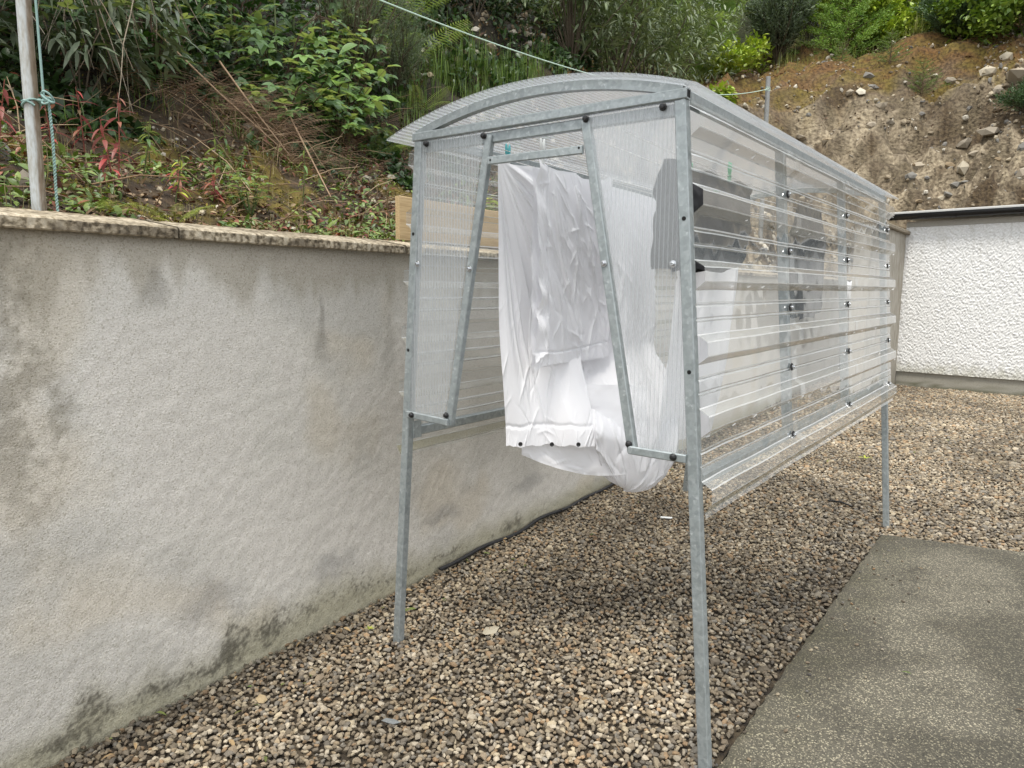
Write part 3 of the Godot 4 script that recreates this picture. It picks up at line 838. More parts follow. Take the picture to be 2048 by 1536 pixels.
func build_house() -> void:
	# local x runs along the front wall (to the right in the picture), local z towards the yard
	var n := Vector3(-0.1288, 0, 0.99167).normalized()
	var xf := Transform3D(Basis(n.cross(Vector3.UP) * -1.0, Vector3.UP, n), Vector3(-0.57, 0, -10.986))
	var t := thing("outbuilding", "low white roughcast building with black gutter and flat pale roof edge", "building")
	t.transform = xf
	var wide := 8.6
	var b := MB.new()
	b.col = Color(0.78, 0.775, 0.76)
	b.grid(215, 180, func(u: float, v: float):
		var x := u * 2.7; var y := lerpf(0.232, 2.49, v)
		var d := n_cell.get_noise_2d(x * 48.0 + 2.0 * n_small.get_noise_2d(x * 5.0, y * 5.0), y * 50.0 + 3.0 * n_mid.get_noise_2d(x * 5.0, y * 5.0)) * -0.9 - 0.1 + n_small.get_noise_2d(x * 8.0, y * 8.0) * 0.7
		return Vector3(x, y, 0.012 + 0.018 * clampf(d, -0.15, 1.0)), func(u: float, v: float):
		var g := n_small.get_noise_2d(u * 5.0, v * 2.0)
		return Color(0.8, 0.8, 0.79).lerp(Color(0.5, 0.49, 0.42), 0.8 * smoothstep(0.1, 0.0, v + g * 0.05)).lerp(Color(0.6, 0.59, 0.55), 0.5 * smoothstep(0.1, 0.5, n_small.get_noise_2d(u * 7.0, v * 0.6)) * smoothstep(0.5, 1.0, v)))
	b.box(Vector3(2.705 + (wide - 2.705) / 2, 1.361, -0.09), Vector3(wide - 2.705, 2.258, 0.2), 0.002)
	b.quad(Vector3(0, 0.232, -0.2), Vector3(0, 0.232, 0.012), Vector3(0, 2.49, 0.012), Vector3(0, 2.49, -0.2))
	b.quad(Vector3(0, 0.232, 0.02), Vector3(0, 0.232, -0.1), Vector3(2.7, 0.232, -0.1), Vector3(2.7, 0.232, 0.02))
	node_of("roughcast_wall", b.done(M.dash), t)
	var p := MB.new()
	p.col = Color(0.36, 0.36, 0.31)
	p.grid(60, 8, func(u: float, v: float): return Vector3(u * wide, lerpf(-0.06, 0.23, v), -0.012), func(u: float, v: float): return Color(0.42, 0.41, 0.36).lerp(Color(0.19, 0.19, 0.13), smoothstep(0.55, 0.1, v + n_small.get_noise_2d(u * 40.0, v) * 0.5)))
	node_of("plinth", p.done(M.plaster), t)
	var s := MB.new()
	s.col = Color(0.55, 0.54, 0.5)
	s.box(Vector3(wide / 2, 2.535, -0.06), Vector3(wide, 0.085, 0.16))
	node_of("eaves_board", s.done(M.plaster), t)
	var body := MB.new()
	body.col = Color(0.62, 0.61, 0.59)
	body.box(Vector3(wide / 2, 1.25, -1.02), Vector3(wide - 0.02, 2.4, 1.6))
	node_of("rear_wall", body.done(M.dash), t)
	var r := MB.new()
	r.col = Color(0.6, 0.6, 0.58)
	r.bar(Vector3(-0.26, 2.715, -0.85), Vector3(wide + 0.2, 2.715, -0.85), 1.86, 0.035, Vector3.UP, 0.006)
	node_of("roof", r.done(M.dash), t)
	# half-round gutter with joints
	var g := MB.new()
	for k in 14:
		var a0 := PI + PI * k / 14.0; var a1 := PI + PI * (k + 1) / 14.0
		for sgn in [1, -1]:
			var rad: float = 0.06 if sgn == 1 else 0.055
			var A := Vector3(-0.24, 2.66 + sin(a0) * rad, 0.145 + cos(a0) * rad); var B := Vector3(-0.24, 2.66 + sin(a1) * rad, 0.145 + cos(a1) * rad)
			var L := Vector3(wide + 0.4, 0, 0)
			if sgn == 1: g.quad(A, A + L, B + L, B)
			else: g.quad(B, B + L, A + L, A)
	g.box(Vector3(wide / 2, 2.655, 0.06), Vector3(wide + 0.4, 0.09, 0.05))
	g.lathe(Transform3D(Basis(Vector3(0, 0, -1), Vector3(0, 1, 0), Vector3(1, 0, 0)), Vector3(-0.243, 2.66, 0.145)), PackedVector2Array([Vector2(0.0, -0.003), Vector2(0.061, -0.002), Vector2(0.061, 0.012)]), 16)
	var gu := node_of("gutter", g.done(M.gutter), t)
	for x in [0.62, 2.6, 4.6]:
		var j := MB.new()
		for k in 14:
			var a0 := PI + PI * k / 14.0; var a1 := PI + PI * (k + 1) / 14.0
			j.quad(Vector3(x, 2.66 + sin(a0) * 0.066, 0.145 + cos(a0) * 0.066), Vector3(x + 0.09, 2.66 + sin(a0) * 0.066, 0.145 + cos(a0) * 0.066), Vector3(x + 0.09, 2.66 + sin(a1) * 0.066, 0.145 + cos(a1) * 0.066), Vector3(x, 2.66 + sin(a1) * 0.066, 0.145 + cos(a1) * 0.066))
		node_of("gutter_joint", j.done(M.gutter), gu)
	# further along, seen only as reflections in the clear sheets
	for wx in [4.2, 6.6]:
		var f := MB.new()
		f.box(Vector3(wx, 1.5, 0.02), Vector3(1.0, 1.05, 0.04))
		var fr := node_of("window", f.done(M.paint), t)
		var gl := MB.new()
		gl.box(Vector3(wx, 1.5, 0.044), Vector3(0.86, 0.9, 0.006))
		node_of("pane", gl.done(mat(lin(0.01, 0.012, 0.014), 0.05)), fr)

# ---------------------------------------------------------------- the drying shelter
func leg_x(y: float) -> float: return HALF + S * (HT - y)

func part_bar(t: Node, called: String, a: Vector3, b: Vector3, w: float, h: float, up: Vector3, m: Material = null) -> MeshInstance3D:
	var x := MB.new()
	x.bar(a, b, w, h, up)
	return node_of(called, x.done(m if m else M.zinc), t)

func cap_bolt() -> ArrayMesh:
	var b := MB.new()
	b.lathe(Transform3D(), PackedVector2Array([Vector2(0.0115, 0), Vector2(0.0115, 0.003), Vector2(0.0095, 0.0045), Vector2(0.009, 0.009), Vector2(0.0065, 0.0125), Vector2(0, 0.0135)]), 14)
	return b.done(M.black)

func washer_bolt(rubber: bool) -> ArrayMesh:
	var b := MB.new()
	var m := ArrayMesh.new()
	if rubber:
		b.lathe(Transform3D(), PackedVector2Array([Vector2(0.015, 0), Vector2(0.015, 0.004), Vector2(0.007, 0.005), Vector2(0, 0.005)]), 14)
		b.put(m, M.rubber)
		b = MB.new()
		b.lathe(Transform3D(Basis(), Vector3(0, 0, 0.005)), PackedVector2Array([Vector2(0.0075, 0), Vector2(0.0075, 0.006), Vector2(0.004, 0.0085), Vector2(0, 0.009)]), 6)
	else:
		b.lathe(Transform3D(), PackedVector2Array([Vector2(0.0115, 0), Vector2(0.011, 0.002), Vector2(0.0065, 0.0022), Vector2(0.0065, 0.008), Vector2(0.0045, 0.009), Vector2(0.003, 0.009), Vector2(0.0028, 0.005), Vector2(0, 0.005)]), 10)
	b.put(m, M.bolt)
	return m

func arch_y(x: float) -> float:
	var R := 1.83
	return HT + 0.088 - R + sqrt(R * R - x * x)

func build_shelter() -> void:
	var t := thing("drying_shelter", "open-fronted drying shelter of galvanised frame and clear ribbed sheets with arched roof", "drying shelter")
	var cap := cap_bolt(); var wb := washer_bolt(false); var rb := washer_bolt(true)
	var hb := MB.new()
	hb.lathe(Transform3D(), PackedVector2Array([Vector2(0.0065, 0), Vector2(0.0065, 0.0006), Vector2(0, 0.0006)]), 12)
	var hole := hb.done(M.hole)  # black disc standing in for the unlit inside of a hole
	var frames := [0.0, -0.933, -1.92, -DEEP + 0.035]
	for i in 4:
		var z: float = frames[i]
		for s in [-1, 1]:
			var bottom := -0.05 if i == 0 or i == 3 else 0.925
			var top := Vector3(s * (leg_x(HT) - 0.018), HT - 0.028, z - 0.0175)
			var foot := Vector3(s * (leg_x(bottom) - 0.018), bottom, z - 0.0175)
			part_bar(t, "leg" if i == 0 or i == 3 else "upright", foot, top, 0.035, 0.035, Vector3(0, 0, 1))
			if i > 0: continue
			for y: float in ([1.707, 1.257] if s == 1 else [1.705, 1.258]):
				node_of("bolt_hole", hole, t, Transform3D(Basis(), Vector3(s * (leg_x(y) - 0.019), y, z + 0.0003)))
		if i < 3 or true:
			var bz := z + 0.003 if i == 0 else z - 0.0175
			var bd := 0.03
			if i == 0:
				part_bar(t, "front_beam", Vector3(-0.547, 2.0605, bz - bd / 2), Vector3(0.5455, 2.0605, bz - bd / 2), bd, 0.03, Vector3.UP)
				var eb := MB.new()
				eb.box(Vector3(0.5456, 2.0605, bz - bd / 2), Vector3(0.001, 0.021, 0.021), 0.0002)
				node_of("beam_opening", eb.done(M.hole), t)  # black plate standing in for the dark inside of the open tube
			elif i == 9:
				part_bar(t, "cross_beam", Vector3(-0.505, 2.052, bz), Vector3(0.505, 2.052, bz), 0.028, 0.028, Vector3.UP)
			if i == 1 or i == 2: continue
			# bent arch
			var ar := MB.new()
			var zc := z - 0.0145
			var N := 44
			for face in 4:
				ar.grid(N, 1, func(u: float, v: float):
					var x := lerpf(-0.53, 0.53, u)
					var y := arch_y(x) - 0.014
					var nrm := Vector3(x, 1.83, 0).normalized()
					var q: Vector2 = [[Vector2(-1, 1), Vector2(1, 1)], [Vector2(1, 1), Vector2(1, -1)], [Vector2(1, -1), Vector2(-1, -1)], [Vector2(-1, -1), Vector2(-1, 1)]][face][int(round(1.0 - v))]
					return Vector3(x, y, zc) + nrm * q.y * 0.014 + Vector3(0, 0, q.x * 0.0145))
			node_of("roof_arch", ar.done(M.zinc), t)
	# long members
	for s in [-1, 1]:
		part_bar(t, "side_beam", Vector3(s * 0.5265, 2.055, -0.036), Vector3(s * 0.5265, 2.055, -DEEP), 0.034, 0.036, Vector3.UP)
		part_bar(t, "side_rail", Vector3(s * (leg_x(0.93) - 0.018), 0.925, -0.037), Vector3(s * (leg_x(0.93) - 0.018), 0.925, -DEEP + 0.037), 0.034, 0.036, Vector3.UP)
		for e in [[-0.05], [-DEEP + 0.05]]:
			part_bar(t, "rail_bracket", Vector3(s * (leg_x(0.93) - 0.038), 0.9, e[0]), Vector3(s * (leg_x(0.93) - 0.038), 0.97, e[0]), 0.004, 0.05, Vector3(0, 0, 1))
	# front frame: header, sloping jambs, cross bar, bottom bars
	part_bar(t, "header", Vector3(-0.505, 2.021, -0.024), Vector3(0.505, 2.021, -0.024), 0.024, 0.034, Vector3.UP)
	part_bar(t, "jamb", Vector3(-0.38, 0.986, -0.014), Vector3(-0.186, 2.03, -0.014), 0.03, 0.026, Vector3(0, 0, 1))
	part_bar(t, "jamb", Vector3(0.4, 0.986, -0.014), Vector3(0.203, 2.03, -0.014), 0.03, 0.026, Vector3(0, 0, 1))
	part_bar(t, "cross_bar", Vector3(-0.178, 1.939, 0.006), Vector3(0.204, 1.937, 0.006), 0.012, 0.027, Vector3.UP)
	part_bar(t, "bottom_bar", Vector3(-0.588, 1.004, 0.006), Vector3(-0.37, 0.994, 0.006), 0.012, 0.026, Vector3.UP)
	part_bar(t, "bottom_bar", Vector3(0.395, 0.996, 0.006), Vector3(0.588, 0.994, 0.006), 0.012, 0.026, Vector3.UP)
	for p in [[-0.477, 2.03, -0.001], [-0.203, 2.027, 0.0], [0.21, 2.031, 0.0], [0.472, 2.031, -0.001], [-0.557, 1.004, 0.012], [-0.385, 1.02, 0.0], [0.392, 1.013, 0.0], [0.549, 0.996, 0.012]]:
		node_of("black_bolt", cap, t, Transform3D(Basis(), Vector3(p[0], p[1], p[2])))
	for p in [[-0.529, 1.591], [-0.27, 1.57], [0.286, 1.581], [0.521, 1.576]]:
		node_of("bolt", wb, t, Transform3D(Basis(), Vector3(p[0], p[1], 0.0003)))
	for p in [[-0.165, 1.94], [0.193, 1.943]]:
		node_of("bolt_hole", hole, t, Transform3D(Basis().scaled(Vector3(0.6, 0.6, 1)), Vector3(p[0], p[1], 0.0123)))
	# twin-wall infill either side of the opening
	for s in [-1, 1]:
		var inner0 := 0.428 if s == 1 else 0.398; var inner1 := 0.214 if s == 1 else 0.204
		var w := MB.new()
		for zz in [-0.002, -0.010]:
			var q := [Vector3(s * inner0, 1.0, zz), Vector3(s * (leg_x(1.0) - 0.037), 1.0, zz), Vector3(s * (leg_x(2.043) - 0.037), 2.043, zz), Vector3(s * inner1, 2.043, zz)]
			if s == -1: q.reverse()
			w.quad(q[0], q[1], q[2], q[3])
		var sk := node_of("twin_wall_panel", w.done(M.skin), t)
		var ribs := MB.new()
		var x := inner1 + 0.004
		while x < leg_x(1.0) - 0.04:
			var y0 := 1.0; var y1 := 2.043
			if x < inner0: y0 = 1.0 + (inner0 - x) / (inner0 - inner1) * 1.043
			if x > leg_x(2.043) - 0.037: y1 = 2.043 - (x - leg_x(2.043) + 0.037) / S
			if y1 > y0 + 0.01:
				ribs.quad(Vector3(s * x, y0, -0.0098), Vector3(s * x, y0, -0.0022), Vector3(s * x, y1, -0.0022), Vector3(s * x, y1, -0.0098))
			x += 0.0142 + 0.001 * sin(x * 900.0)
		node_of("ribs", ribs.done(M.web), sk).set_meta("kind", "stuff")
	# arched twin-wall roof
	var z0 := 0.05; var z1 := -DEEP - 0.11
	var roof := MB.new()
	for lay in 2:
		roof.grid(50, 12, func(u: float, v: float):
			var x := lerpf(-0.632, 0.592, u) ; var nrm := Vector3(x, 1.83, 0).normalized()
			return Vector3(x, arch_y(x), lerpf(z0, z1, 1.0 - v)) + nrm * (0.003 + lay * 0.007))
	var rf := node_of("roof_sheet", roof.done(M.roof), t)
	var web := MB.new()
	var k := 0
	while k <= 60:
		var x := lerpf(-0.632, 0.592, k / 60.0); var nrm := Vector3(x, 1.83, 0).normalized()
		var a := Vector3(x, arch_y(x), z0) + nrm * 0.0032; var d := Vector3(x, arch_y(x), z1) + nrm * 0.0032
		web.quad(a, d, d + nrm * 0.0066, a + nrm * 0.0066)
		k += 1
	node_of("ribs", web.done(M.web), rf).set_meta("kind", "stuff")
	# clear ribbed side sheets, three to a side, lapped at the uprights
	var prof := PackedVector2Array([Vector2(2.046, 0.0)])
	for r in 6:
		var yc := 1.985 - r * 0.2203
		prof.append_array(PackedVector2Array([Vector2(yc + 0.043, 0), Vector2(yc + 0.022, 0.031), Vector2(yc - 0.022, 0.031)]))
		if r == 5:
			prof.append(Vector2(yc - 0.052, 0.008)); prof.append(Vector2(yc - 0.068, 0.012))
			break
		prof.append(Vector2(yc - 0.043, 0))
		for g in 2:
			var yg := yc - 0.043 - 0.0448 * (g + 1)
			prof.append_array(PackedVector2Array([Vector2(yg + 0.005, 0), Vector2(yg, -0.004), Vector2(yg - 0.005, 0)]))
	for s in [-1, 1]:
		for part in 3:
			var za: float = [-0.012, -0.95, -1.94][part]; var zb: float = [-1.02, -2.0, -DEEP - 0.05][part]
			var sets := []
			for k4 in 6: sets.append(MB.new())
			var np := prof.size() - 1
			for i in np * 2:
				var first := i < np
				var i0 := i % np
				if not first and i0 == 0: continue
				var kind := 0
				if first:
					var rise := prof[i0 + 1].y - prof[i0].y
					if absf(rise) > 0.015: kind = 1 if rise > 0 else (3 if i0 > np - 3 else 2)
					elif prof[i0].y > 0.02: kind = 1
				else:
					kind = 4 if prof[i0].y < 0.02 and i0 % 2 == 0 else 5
				sets[kind].grid(1, 46, func(u: float, v: float):
					var z := lerpf(za, zb, v); var p := prof[i0].lerp(prof[i0 + 1], u)
					if not first:
						p = prof[i0] + (prof[i0 - 1] - prof[i0]).normalized() * 0.0024 * (1.0 - u) + (prof[i0 + 1] - prof[i0]).normalized() * 0.0024 * u + Vector2(0, 0.0006)
					var y := p.x + 0.0016 * n_mid.get_noise_2d(z * 1.6, 0.7)
					var o := p.y + 0.004 + part * 0.0016 + 0.003 * n_mid.get_noise_2d(z * 1.5 + s * 9.0, p.x * 3.0) + 0.001 * n_small.get_noise_2d(z * 2.0, p.x * 5.0)
					if s == 1: return Vector3(leg_x(y) + o, y + o * S, z)
					return Vector3(-leg_x(y) - o, y + o * S, z))
			var am := ArrayMesh.new()
			for k4 in 6: sets[k4].put(am, [M.clear, M.dust_sheen, M.grime_shade, M.mossy, M.bend, M.pale_bend][k4])
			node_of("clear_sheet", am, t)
		var b2 := Basis(Vector3(0, 0, -s), Vector3(-S * s, 1, 0).normalized() , Vector3(s, S, 0).normalized())
		for i in 4:
			for y: float in [1.872, 1.653, 1.434, 1.199, 0.927]:
				var zz: float = [-0.03, -0.935, -1.92, -DEEP + 0.03][i]
				if i == 0: continue
				node_of("bolt", rb, t, Transform3D(b2, Vector3(s * (leg_x(y) + 0.008), y, zz)))
	# drops hanging along the ribs of the near side
	var drops := Inst.new()
	for r in 6:
		var yc := 1.985 - r * 0.2203
		var z := -0.12
		while z > -3.0:
			z -= rr(0.13, 0.24)
			if rng.randf() < 0.2: continue
			var y := yc - 0.03 + rr(-0.006, 0.006)
			drops.add(aim(Vector3(leg_x(y) + 0.02, y, z), Vector3(0.25, 0.35, -0.9 + rr(-0.3, 0.6)), Vector3(1, 0.6, 0), rr(0.3, 0.65)), Color.WHITE)
	var db := MB.new()
	db.grid(6, 6, func(u: float, v: float): return Vector3(0.02 * -cos(u * PI), 0.003 * sin(u * PI) * sin(v * TAU), 0.0035 * sin(u * PI) * cos(v * TAU)))
	many("water_drops", db.done(M.drop), drops, t)
	# lines strung inside
	for x in [-0.25, -0.1, -0.16, 0.2, 0.33]:
		var lb := MB.new()
		var pts := PackedVector3Array()
		for i in 13:
			pts.append(Vector3(x, 1.985 - 0.03 * sin(PI * i / 12.0), -0.03 - i * 2.92 / 12.0))
		lb.tube(pts, PackedFloat32Array([0.0014]), 5)
		node_of("line", lb.done(M.dull_zinc), t)

# ---------------------------------------------------------------- the washing
var n_wr := FastNoiseLite.new()

func crease(u: float, v: float, f: float, seed_: float) -> float:
	return 1.0 - 2.0 * absf(n_wr.get_noise_3d(u * f, v * f, seed_))

# Creases as in unironed cotton: many thin straightish ridges of their own length, mostly along one direction, over soft undulation.
func crease_set(n: int, seed_: int, ang: float, spread: float, len: float, w: float, amp: float) -> Array:
	var r := RandomNumberGenerator.new()
	r.seed = seed_
	var out := []
	for i in n:
		var a := ang + r.randfn(0.0, spread)
		var k := 0.35 + r.randf() * r.randf() * 1.6
		out.append([r.randf_range(-0.05, 1.05), r.randf_range(-0.05, 1.05), cos(a), sin(a), len * k * 0.5, w * r.randf_range(0.6, 1.5), amp * k * (1.0 if r.randf() < 0.65 else -0.7), r.randf_range(-1.2, 1.2)])
	return out

func creases(set_: Array, u: float, v: float) -> float:
	var h := 0.0
	for c in set_:
		var dx: float = u - c[0]; var dy: float = v - c[1]
		var t: float = dx * c[2] + dy * c[3]
		if absf(t) > c[4]: continue
		var d: float = -dx * c[3] + dy * c[2] + c[7] * t * t
		if absf(d) > c[5] * 4.0: continue
		var e: float = t / c[4]
		h += c[6] * (1.0 - e * e) * exp(-absf(d) / c[5])
	return h

func soft(u: float, v: float, f: float, seed_: float) -> float: return n_wr.get_noise_3d(u * f, v * f, seed_)

func build_laundry() -> void:
	var dv := thing("duvet_cover", "large white duvet cover hanging in a loop, buttoned hem towards the opening", "duvet cover")
	var c_low := crease_set(170, 1, 2.2, 0.35, 0.2, 0.005, 0.005)
	var c_hem := crease_set(80, 2, 0.25, 0.5, 0.16, 0.005, 0.0035)
	var c_loop := crease_set(170, 3, 1.2, 0.4, 0.26, 0.007, 0.013)
	var c_loop2 := crease_set(170, 8, 1.9, 0.7, 0.14, 0.005, 0.009)
	var c_pill := crease_set(90, 4, 1.1, 0.2, 0.5, 0.008, 0.007)
	var c_pill2 := crease_set(240, 5, 0.95, 0.6, 0.14, 0.007, 0.0055)
	var c_sheet := crease_set(40, 6, 1.5, 0.2, 0.6, 0.012, 0.008)
	var b := MB.new()
	b.grid(170, 230, func(u: float, v: float):
		var top := Vector3(lerpf(-0.25, -0.15, u), 1.962, lerpf(-0.14, -0.52, u))
		var bot := Vector3(-0.25, 0.885, -0.2) + Vector3(0.8, 0.0, -0.6) * (u * 0.35)
		var e := smoothstep(0.5, 1.0, v)
		var p := top.lerp(bot, e)
		p.y = lerpf(top.y, bot.y, v)
		var nrm := Vector3(0.93, 0, 0.36).lerp(Vector3(0.55, 0, 0.85), e).normalized()
		# folds fanning out of the pegged corner, dying towards the hem
		var a := atan2(u * 0.66, v * 1.05 + 0.02)
		var rad := Vector2(u * 0.66, v * 1.05).length()
		var fan := sin(a * 21.0 + 1.2 * n_mid.get_noise_2d(a * 4.0, 2.0)) * 0.006 * smoothstep(0.02, 0.2, rad) * smoothstep(1.15, 0.5, v)
		fan += (pow(maxf(crease(a * 2.2, 0.3, 1.6, 3.0), 0.0), 3.0)) * 0.012 * smoothstep(0.05, 0.25, rad) * smoothstep(1.1, 0.6, v)
		var w := (creases(c_low, u, v) + 0.004 * soft(u, v, 3.0, 2.0)) * smoothstep(0.3, 0.65, v) + creases(c_hem, u, v) * smoothstep(0.8, 0.9, v)
		w += 0.004 * smoothstep(0.012, 0.0, absf(v - 0.925 - 0.01 * n_mid.get_noise_2d(u * 3.0, 0.0))) * -1.0
		w += 0.03 * sin(u * 9.0 + 0.7) * smoothstep(0.2, 0.9, v) * 0.5
		var hem := 0.012 * n_mid.get_noise_2d(u * 4.0, 9.0) * smoothstep(0.8, 1.0, v)
		return p + nrm * (fan + w) + Vector3(0, hem, 0))
	node_of("front_panel", b.done(M.cloth), dv)
	# the loop: a closed hanging bag, flat on its line, full and rounded at the bottom
	var c := MB.new()
	c.grid(260, 190, func(u: float, v: float):
		var a := -u * TAU
		var y := lerpf(1.94, 0.685, v if v < 0.74 else 0.74 + 0.26 * sin((v - 0.74) / 0.26 * PI / 2))
		var vv := v
		v = (1.94 - y) / 1.255
		var f := smoothstep(0.54, 0.84, v)
		var ax := Vector3(0.05, 0, -1).lerp(Vector3(0.8, 0, -0.6), f).normalized()
		var side := Vector3(-ax.z, 0, ax.x)
		var round_ := sqrt(maxf(0.0, 1.0 - pow(maxf(0.0, (v - 0.74) / 0.26), 2.4)))
		var cx := Vector3(-0.165, 0, -0.84).lerp(Vector3(0.075, 0, -0.575), f)
		var half := lerpf(0.4, 0.195, f) * round_
		var thick := lerpf(0.025, 0.095, f) * round_
		var fold := sin(a * 5.0 + v * 2.0) * 0.028 * smoothstep(0.1, 0.5, v) * smoothstep(1.0, 0.7, v) + sin(a * 3.0 + 1.2) * 0.045 * f * smoothstep(1.0, 0.75, v)
		var ca := cos(a); var sa := sin(a)
		var w := (creases(c_loop, fmod(u * 2.0, 1.0), v) + creases(c_loop2, fmod(u * 2.0 + 0.5, 1.0), v) + 0.006 * soft(ca, v * 3.0 + sa, 2.0, 5.0)) * smoothstep(0.05, 0.4, v) * (0.3 + 0.7 * round_)
		var slant := -0.07 * round_ * ca * smoothstep(0.6, 0.95, v) * sqrt(maxf(0.0, 1.0 - vv * vv * 0.6))
		return cx + Vector3(0, y + slant - 0.01 * ca, 0) + ax * (half * ca + w * ca) + side * ((thick + fold * 0.8) * sa + (w + fold * 0.3) * signf(sa) * sqrt(absf(sa))))
	node_of("hanging_loop", c.done(M.cloth), dv)
	# the back layer that shows below the hem
	var k := MB.new()
	k.grid(90, 60, func(u: float, v: float):
		var p := Vector3(-0.24, 0, -0.29) + Vector3(0.8, 0, -0.6) * (u * 0.5)
		var low := 0.86 - 0.105 * sin(PI * clampf(0.06 + u * 0.66, 0, 1))
		return Vector3(p.x, lerpf(1.12, low, v), p.z) + Vector3(0.6, 0, 0.8) * (-0.02 + 0.045 * sin(v * PI * 0.6) + creases(c_hem, u, v) + 0.008 * soft(u, v, 3.0, 23.0)))
	node_of("back_panel", k.done(M.cloth), dv)
	for u: float in [0.135, 0.42, 0.66]:
		var p := Vector3(-0.25, 0.9, -0.2) + Vector3(0.8, 0, -0.6) * (u * 0.43) + Vector3(0.55, 0, 0.85) * 0.035
		var nb := MB.new()
		nb.lathe(Transform3D(), PackedVector2Array([Vector2(0.0085, -0.004), Vector2(0.0085, 0.001), Vector2(0.007, 0.003), Vector2(0.004, 0.0015), Vector2(0.0018, 0.0015), Vector2(0, 0.0015)]), 12)
		node_of("button", nb.done(M.black), dv, Transform3D(Basis(Vector3(0.84, 0, -0.54).normalized(), Vector3.UP, Vector3(0.54, 0, 0.84).normalized()), p))
	# pillowcase
	var pc := thing("pillowcase", "crumpled white pillowcase pegged in front of the duvet cover", "pillowcase")
	var pb := MB.new()
	for layer in 2:
		pb.grid(150, 200, func(u: float, v: float):
			var z := lerpf(-0.185, -0.73, u); var y := lerpf(1.955, 1.212, v) - 0.022 * sin(PI * u) * (1.0 - v)
			var w := creases(c_pill, u, v) * smoothstep(0.0, 0.15, v) + creases(c_pill2, u, v) * 1.0 + 0.011 * soft(u * 1.6 - v * 0.8, v * 0.7, 3.0, 31.0 + layer) * smoothstep(0.0, 0.3, v)
			w += -0.008 * smoothstep(0.016, 0.0, absf(u - 0.12 - 0.02 * v)) + 0.008 * smoothstep(0.12, 0.06, u) * sin(v * 23.0 + 2.0 * sin(v * 9.0)) - 0.006 * smoothstep(0.009, 0.0, absf(v - 0.925 - 0.012 * sin(u * 5.0)))
			var corner := -0.02 * smoothstep(0.12, 0.0, u) * smoothstep(0.9, 1.0, v)
			var pin := minf(minf(absf(u), absf(u - 0.45)), absf(u - 0.95))
			w *= smoothstep(0.0, 0.06, v + 0.02)
			if layer == 1: return Vector3(-0.125 - w * 0.5, y - 0.012 + corner, z - 0.004)
			return Vector3(-0.098 + w, y + corner + 0.012 * smoothstep(0.12, 0.0, pin) * (1.0 - v), z + 0.012 * sin(v * 7.0) * smoothstep(0.2, 0.0, u)))
	node_of("fabric", pb.done(M.cloth), pc)
	# behind the near clear sheet: a white sheet and two dark garments
	var sh := thing("bed_sheet", "white sheet hanging lengthwise behind the clear ribbed side", "bed sheet")
	var sb := MB.new()
	sb.grid(110, 130, func(u: float, v: float):
		var z := lerpf(lerpf(-0.8, -0.52, v), lerpf(-1.5, -1.15, v), u)
		var x := 0.2 + 0.03 * sin(u * 14.0 + v * 1.5) * smoothstep(0.0, 0.4, v) + creases(c_sheet, u, v) + 0.012 * soft(u, v, 2.5, 51.0)
		return Vector3(x, lerpf(1.95, 0.86, v) + 0.02 * sin(u * 5.0) * v, z))
	node_of("fabric", sb.done(M.cloth), sh)
	dark_garment("black towel folded over the line beside the front right leg", "towel", 0.33, -0.33, -1.0, 1.945, 1.56, 61.0, 0.2)
	dark_garment("dark grey garment hanging near the far end behind the clear side", "garment", 0.3, -2.0, -2.45, 1.955, 1.34, 67.0, 0.02)
	# pegs
	peg("white peg with teal grips on the duvet cover's near corner", Vector3(-0.25, 1.975, -0.2), M.white_plastic, M.teal)
	peg("plain white peg with a hook above the pillowcase", Vector3(-0.1, 1.98, -0.21), M.white_plastic, M.white_plastic)
	peg("green peg holding the white sheet behind the clear side", Vector3(0.2, 1.955, -0.84), M.green_plastic, M.green_plastic)
	peg("green peg at the folded black towel's far corner", Vector3(0.33, 1.955, -0.93), M.green_plastic, M.green_plastic)

func dark_garment(label: String, cat: String, x: float, za: float, zb: float, y1: float, y0: float, seed_: float, slant: float) -> void:
	var cd := crease_set(30, int(seed_), 1.5, 0.3, 0.5, 0.012, 0.008)
	var g := thing("dark_" + cat, label, cat)
	var b := MB.new()
	for side in 2:
		b.grid(60, 70, func(u: float, v: float):
			var z := lerpf(za, zb - slant * (v - 1.0) * -1.0, u)
			var w := creases(cd, u, v) + 0.012 * sin(u * 13.0 + side + 1.5 * soft(u, v, 2.0, seed_)) * smoothstep(0.0, 0.5, v) + 0.015 * soft(u, v, 3.0, seed_ + side)
			var o := 0.004 + 0.03 * smoothstep(0.0, 0.3, v) + w
			return Vector3(x + (absf(o) if side == 0 else -absf(o)), lerpf(y1, y0 + 0.03 * u + 0.012 * sin(u * 7.0 + side), v) + 0.015 * sin(u * 17.0) * (1.0 - v) * 0.5, z))
	node_of("fabric", b.done(M.dark_cloth), g)

